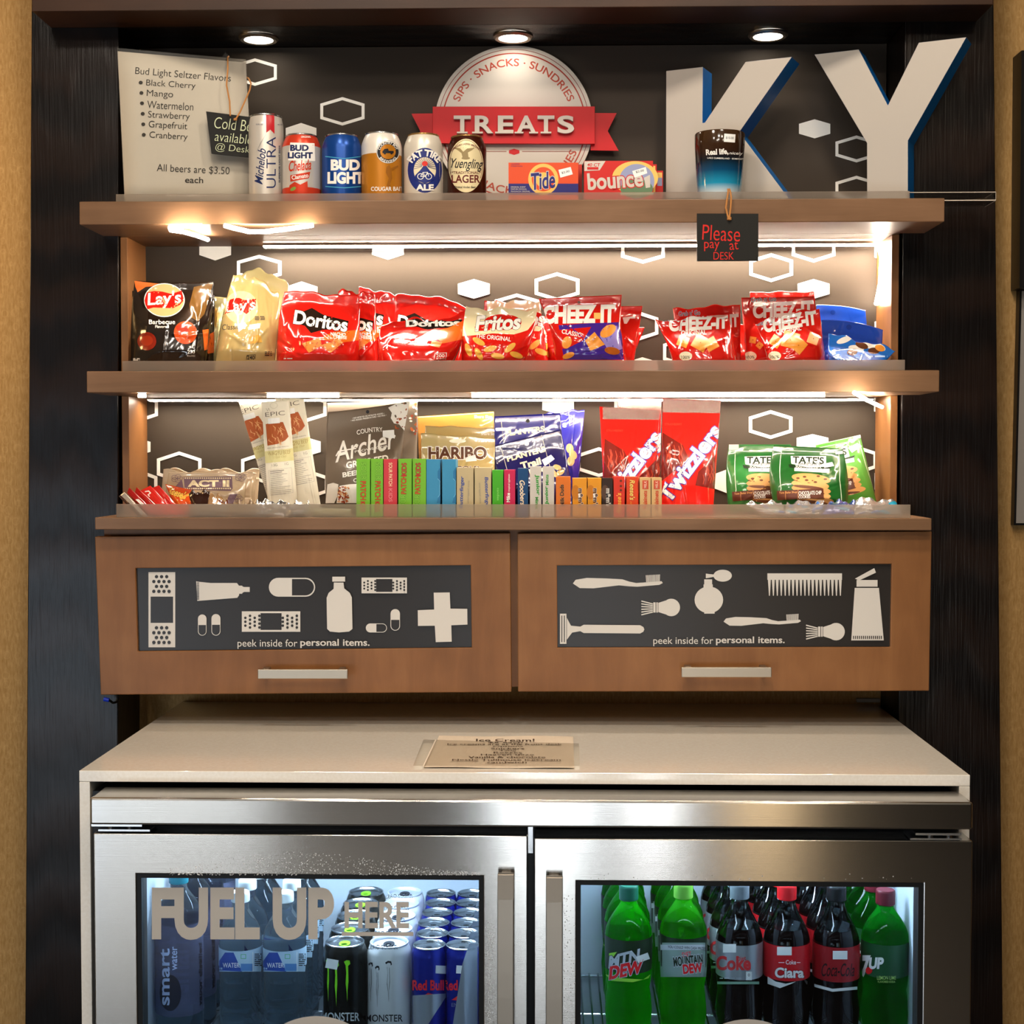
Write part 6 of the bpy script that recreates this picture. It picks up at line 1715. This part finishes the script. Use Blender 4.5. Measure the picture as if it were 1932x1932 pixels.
# wrapped bars lying behind the lip
LBAR = 'wrapped bars lying behind the clear lip'
pack('dark brown wrapped bar standing on end before the popcorn bags', [(600, 400), (765, 400), (740, 192), (572, 205)], .40, .415, film('#2a1712', .14), None, 76, D=.016, grp=LBAR, jag=3)
pack('brown and gold wrapped bar lying before the popcorn bags', [(690, 402), (890, 402), (880, 262), (742, 205)], .385, .41, film('#8a6a48', .16), Pr(*V1).poly([(800, 260), (880, 255), (885, 290), (820, 290)], film('#5a2a1c')), 77, D=.018, grp=LBAR, jag=4)
pack('grey brown wrapped bar lying low behind the clear lip', [(575, 405), (880, 405), (885, 300), (575, 300)], .352, .356, film('#6f6152', .2), None, 78, D=.006, grp=LBAR)
pack('brown foil wrapped bar behind the lip by the silver foil', [(905, 405), (1095, 405), (1080, 285), (910, 290)], .354, .36, film('#7a6650', .16, .8, .3), None, 79, D=.008, grp=LBAR, jag=4)
FOIL = film('#c4c6c8', .18, .5, .8)
pack('crumpled silver foil sweet nearest the popcorn bags', [(1090, 405), (1250, 405), (1240, 285), (1100, 290)], .352, .362, FOIL, None, 80, D=.01, grp=LBAR, jag=5)
pack('silver wrapped strip lying under the cream snack strips', [(1140, 395), (1350, 400), (1345, 282), (1135, 268)], .39, .42, FOIL, Pr(*V1).scrib(1145, 270, 1340, 292, 2, INK, 6, 4), 81, D=.008, grp=LBAR, jag=3)
pack('crumpled silver foil sweet nearest the taupe pouch', [(1340, 405), (1530, 405), (1525, 285), (1345, 290)], .352, .362, FOIL, None, 82, D=.012, grp=LBAR, jag=5)
pack('olive wrapped bar lying behind the lip before the taupe pouch', [(1545, 405), (1860, 405), (1855, 335), (1540, 330)], .352, .356, film('#8a8566', .25), None, 83, D=.006, grp=LBAR)
# blue and silver wafers at the right end
BS = 'blue and silver wrapped treats before the green cookie bags'
for k, (q, lab, m_) in enumerate((([(470, 735), (700, 735), (650, 612), (320, 625)], 'silver and blue wrapped treat nearest the licorice bags', FOIL), ([(660, 735), (1010, 735), (1040, 605), (700, 615)], 'silver and blue wrapped treat before the front cookie bag', FOIL),
                                  ([(1010, 735), (1340, 735), (1330, 612), (1090, 600)], 'deep blue wrapped treat before the leaning cookie bag', film('#23408c', .16, .8, .4)), ([(1290, 735), (1760, 735), (1690, 605), (1330, 575)], 'silver and blue wrapped treat by the right side panel', FOIL))):
    rg = random.Random(k); p = Pr(*W1)
    for j in range(7):
        x, y = rg.uniform(q[3][0], q[2][0]), rg.uniform(620, 720); p.ell(x, y, rg.uniform(20, 60), rg.uniform(6, 18), rg.choice((film('#2a5f9c'), film('#1f7f9c'), FOIL)), 16, rg.uniform(-25, 25))
    lay('wrapped_treat', lab, 'candy', BS, W1, q, (.356, .40), .014, m_, p, 90 + k, seal=.03, jag=3, n=(30, 24))

# ================================================================ small things
# paper menu in a clear sleeve on the counter
def onz(pts, z):
    pts = np.asarray(pts, float); d = FW + np.outer((pts[:, 0] - 966) / F, RT) - np.outer((pts[:, 1] - 966) / F, UP)
    return CAM + d * ((z - CAM[2]) / d[:, 2])[:, None]


UC = (740, 1370, 5.084)
zc = ZT + .0006
mn = thing('paper_menu', 'paper ice cream menu lying in a clear plastic sleeve on the cream counter', 'menu', tuple(onz(cr(*UC, [(1000, 250)]), zc)[0]))
PM = NT('menu_paper', '#c9bba8', .5); PM.bump(PM.noise(PM.mp((14, 3, 1)), 3, 3), .5, .004)
b = B(); q = onz(cr(*UC, [(300, 400), (1748, 408), (1736, 100), (450, 98)]), zc); nx, ny = 24, 10
st = [(i / nx, j / ny) for j in range(ny + 1) for i in range(nx + 1)]; rg = np.random.default_rng(2)
v = np.array([q[0] * (1 - a) * (1 - t) + q[1] * a * (1 - t) + q[2] * a * t + q[3] * (1 - a) * t for a, t in st]); v[:, 2] += .0012 * (1 + np.sin(np.array(st)[:, 0] * 9 + np.array(st)[:, 1] * 14)) * .5
fc = [(j * (nx + 1) + i, j * (nx + 1) + i + 1, (j + 1) * (nx + 1) + i + 1, (j + 1) * (nx + 1) + i) for j in range(ny) for i in range(nx)]
b.add(v, fc, PM.m, True); p = Pr(*UC); BR2 = mat('#3a2c22', .5)
for t_, cx, cy, w_, h in (('Ice Cream!', 1085, 133, 560, 24), ('$5 each', 1085, 156, 330, 13), ('Ice creams are at the front desk', 1080, 172, 1100, 14), ('Options', 1110, 193, 290, 14), ('Snickers', 1108, 214, 320, 14), ('Twix', 1110, 232, 165, 12), ('Reeses', 1108, 252, 270, 13), ('Haagen daze', 1105, 274, 510, 16), ('Vanilla & chocolate', 1100, 296, 740, 16), ('Nestle Tollhouse icecream', 1095, 322, 1040, 15), ('sandwich', 1100, 346, 380, 14)):
    p.txt(t_, cx, cy, w_, h, BR2)
p.onto(b, lambda q_, o: onz(q_, zc + .0016 + o), None, .0001); b.build('paper', mn, ang=180)
b = B(); sl = onz(cr(*UC, [(200, 380), (1798, 384), (1790, 165), (300, 128)]), zc + .0022); b.add(sl, [(0, 1, 2, 3)], CLEAR)
s2 = onz(cr(*UC, [(290, 398), (302, 398), (425, 135), (412, 135)]), zc + .0026); b.hexa(s2, (0, 0, .001), mat('#d8cdbd', .3))
b.build('sleeve', mn)
# blue cable plug below the cabinet
a = U1(205, 1321, .43); b = B(); b.tube([tuple(U1(196, 1319, .43)), tuple(U1(206, 1321, .43))], .0035, mat('#1b3fd0', .3), 8); b.tube([tuple(U1(206, 1321, .43)), tuple(U1(213, 1326, .44)), tuple(U1(219, 1325, .452)), tuple(U1(222, 1318, .457)), tuple(U1(222, 1306, .457))], .002, BLACK, 8)
tag(b.build('cable_plug'), 'small blue cable plug hanging below the corner of the cabinet', 'plug')
# grey cable trunking on the wall behind the counter
y0 = YW - .012; b = B(); b.box(U1(1617, 1322, y0)[0], NR - .002, y0, YW - .0005, U1(1650, 1325.5, y0)[2], U1(1650, 1318.5, y0)[2], mat('#9a968c', .5))
tag(b.build('cable_trunking', bev=.001), 'short grey cable trunking on the wall just above the counter', 'trunking')
# small black clip at the left side panel
c0 = U1(249, 556, .50); b = B(); x_ = NL + .0155; b.box(x_ + .0003, x_ + .006, .495, .509, c0[2] - .004, c0[2] + .006, BLACK); b.tube([(x_ + .004, .502, c0[2] - .002), (x_ + .008, .49, c0[2] - .010)], .0012, BLACK, 6)
tag(b.build('cable_clip', bev=.0005), 'tiny black clip on the inside of the left side panel by the dark chip bag', 'clip')
# framed pictures on the right wall
FRB, PIC = mat('#0b0a0a', .35, nm='frame_black'), mat('#8f8a84', .3, coat=.5, nm='picture_grey')
for (x0, xb, y0, y1, th, m_, lab) in ((1927.5, 1923.5, 95, 543, .05, mat('#0c0b0b', .4), 'tall dark panel hung on the gold wallpaper above the grey picture'), (1924, 1913, 545, 991, .02, PIC, 'grey picture in a thin black frame on the gold wallpaper')):
    Yf = YW - th; a = U1(x0, y0, Yf); c_ = U1(xb, y1, Yf); w_ = .45
    t = thing('picture_frame', lab, 'picture', (a[0] + w_ / 2, YW - .001, c_[2]), None)
    o = np.array([(c_[0], Yf, c_[2]), (a[0] + w_, Yf, c_[2]), (a[0] + w_, Yf, a[2]), (a[0], Yf, a[2])]); k = .0035
    i = o + np.array([(k, 0, k), (-k, 0, k), (-k, 0, -k), (k, 0, -k)]); off = np.array((0, th - .0008, 0)); v = np.vstack((o, i, o + off, i + off)); b = B()
    for j in range(4):
        l = (j + 1) % 4; b.add(v[[j, l, 4 + l, 4 + j, 8 + j, 8 + l, 12 + l, 12 + j]], [(0, 1, 2, 3), (5, 4, 7, 6), (1, 0, 4, 5), (3, 2, 6, 7)], FRB)
    b.build('frame', t); B().hexa(i + (0, .002, 0), (0, th * .5, 0), m_).build('picture', t)

# condensation on the fridge doors
DROP = mat('#dcdad6', .12, .5, nm='water_drop')
IC = bmesh.new(); bmesh.ops.create_icosphere(IC, subdivisions=1, radius=1); icv = np.array([v.co[:] for v in IC.verts]); icf = [[v.index for v in f.verts] for f in IC.faces]; IC.free()


def drops(door, pts, seed):
    b = B(); rg = random.Random(seed)
    for x, y in pts:
        r_ = rg.choice((.00035, .00045, .0006, .0009)); c = U1(x, y, YO); b.add(icv * (r_, r_ * .55, r_) + c, icf, DROP, True)
    return tag(b.build('condensation', door, weld=False), None, None, None, 'stuff')


rg = random.Random(5); pts = []
while len(pts) < 900:
    x = rg.uniform(320, 905); y = 1651 - rg.random() ** 1.3 * 44 * math.exp(-((x - 560) / 230) ** 2); pts.append((x, y))
for k in range(260): pts.append((rg.gauss(925, 4), rg.uniform(1735, 1932)))
drops(dl, [q_ for q_ in pts if q_[0] < 935 and (q_[0] > 914 or q_[1] < 1652)], 1)
pts = [(1064 + rg.random() ** 1.6 * 21, rg.uniform(1690, 1932)) for k in range(170)] + [(rg.uniform(1095, 1740), 1659 - rg.random() ** 2 * 12) for k in range(40)]
drops(dr, pts, 2)
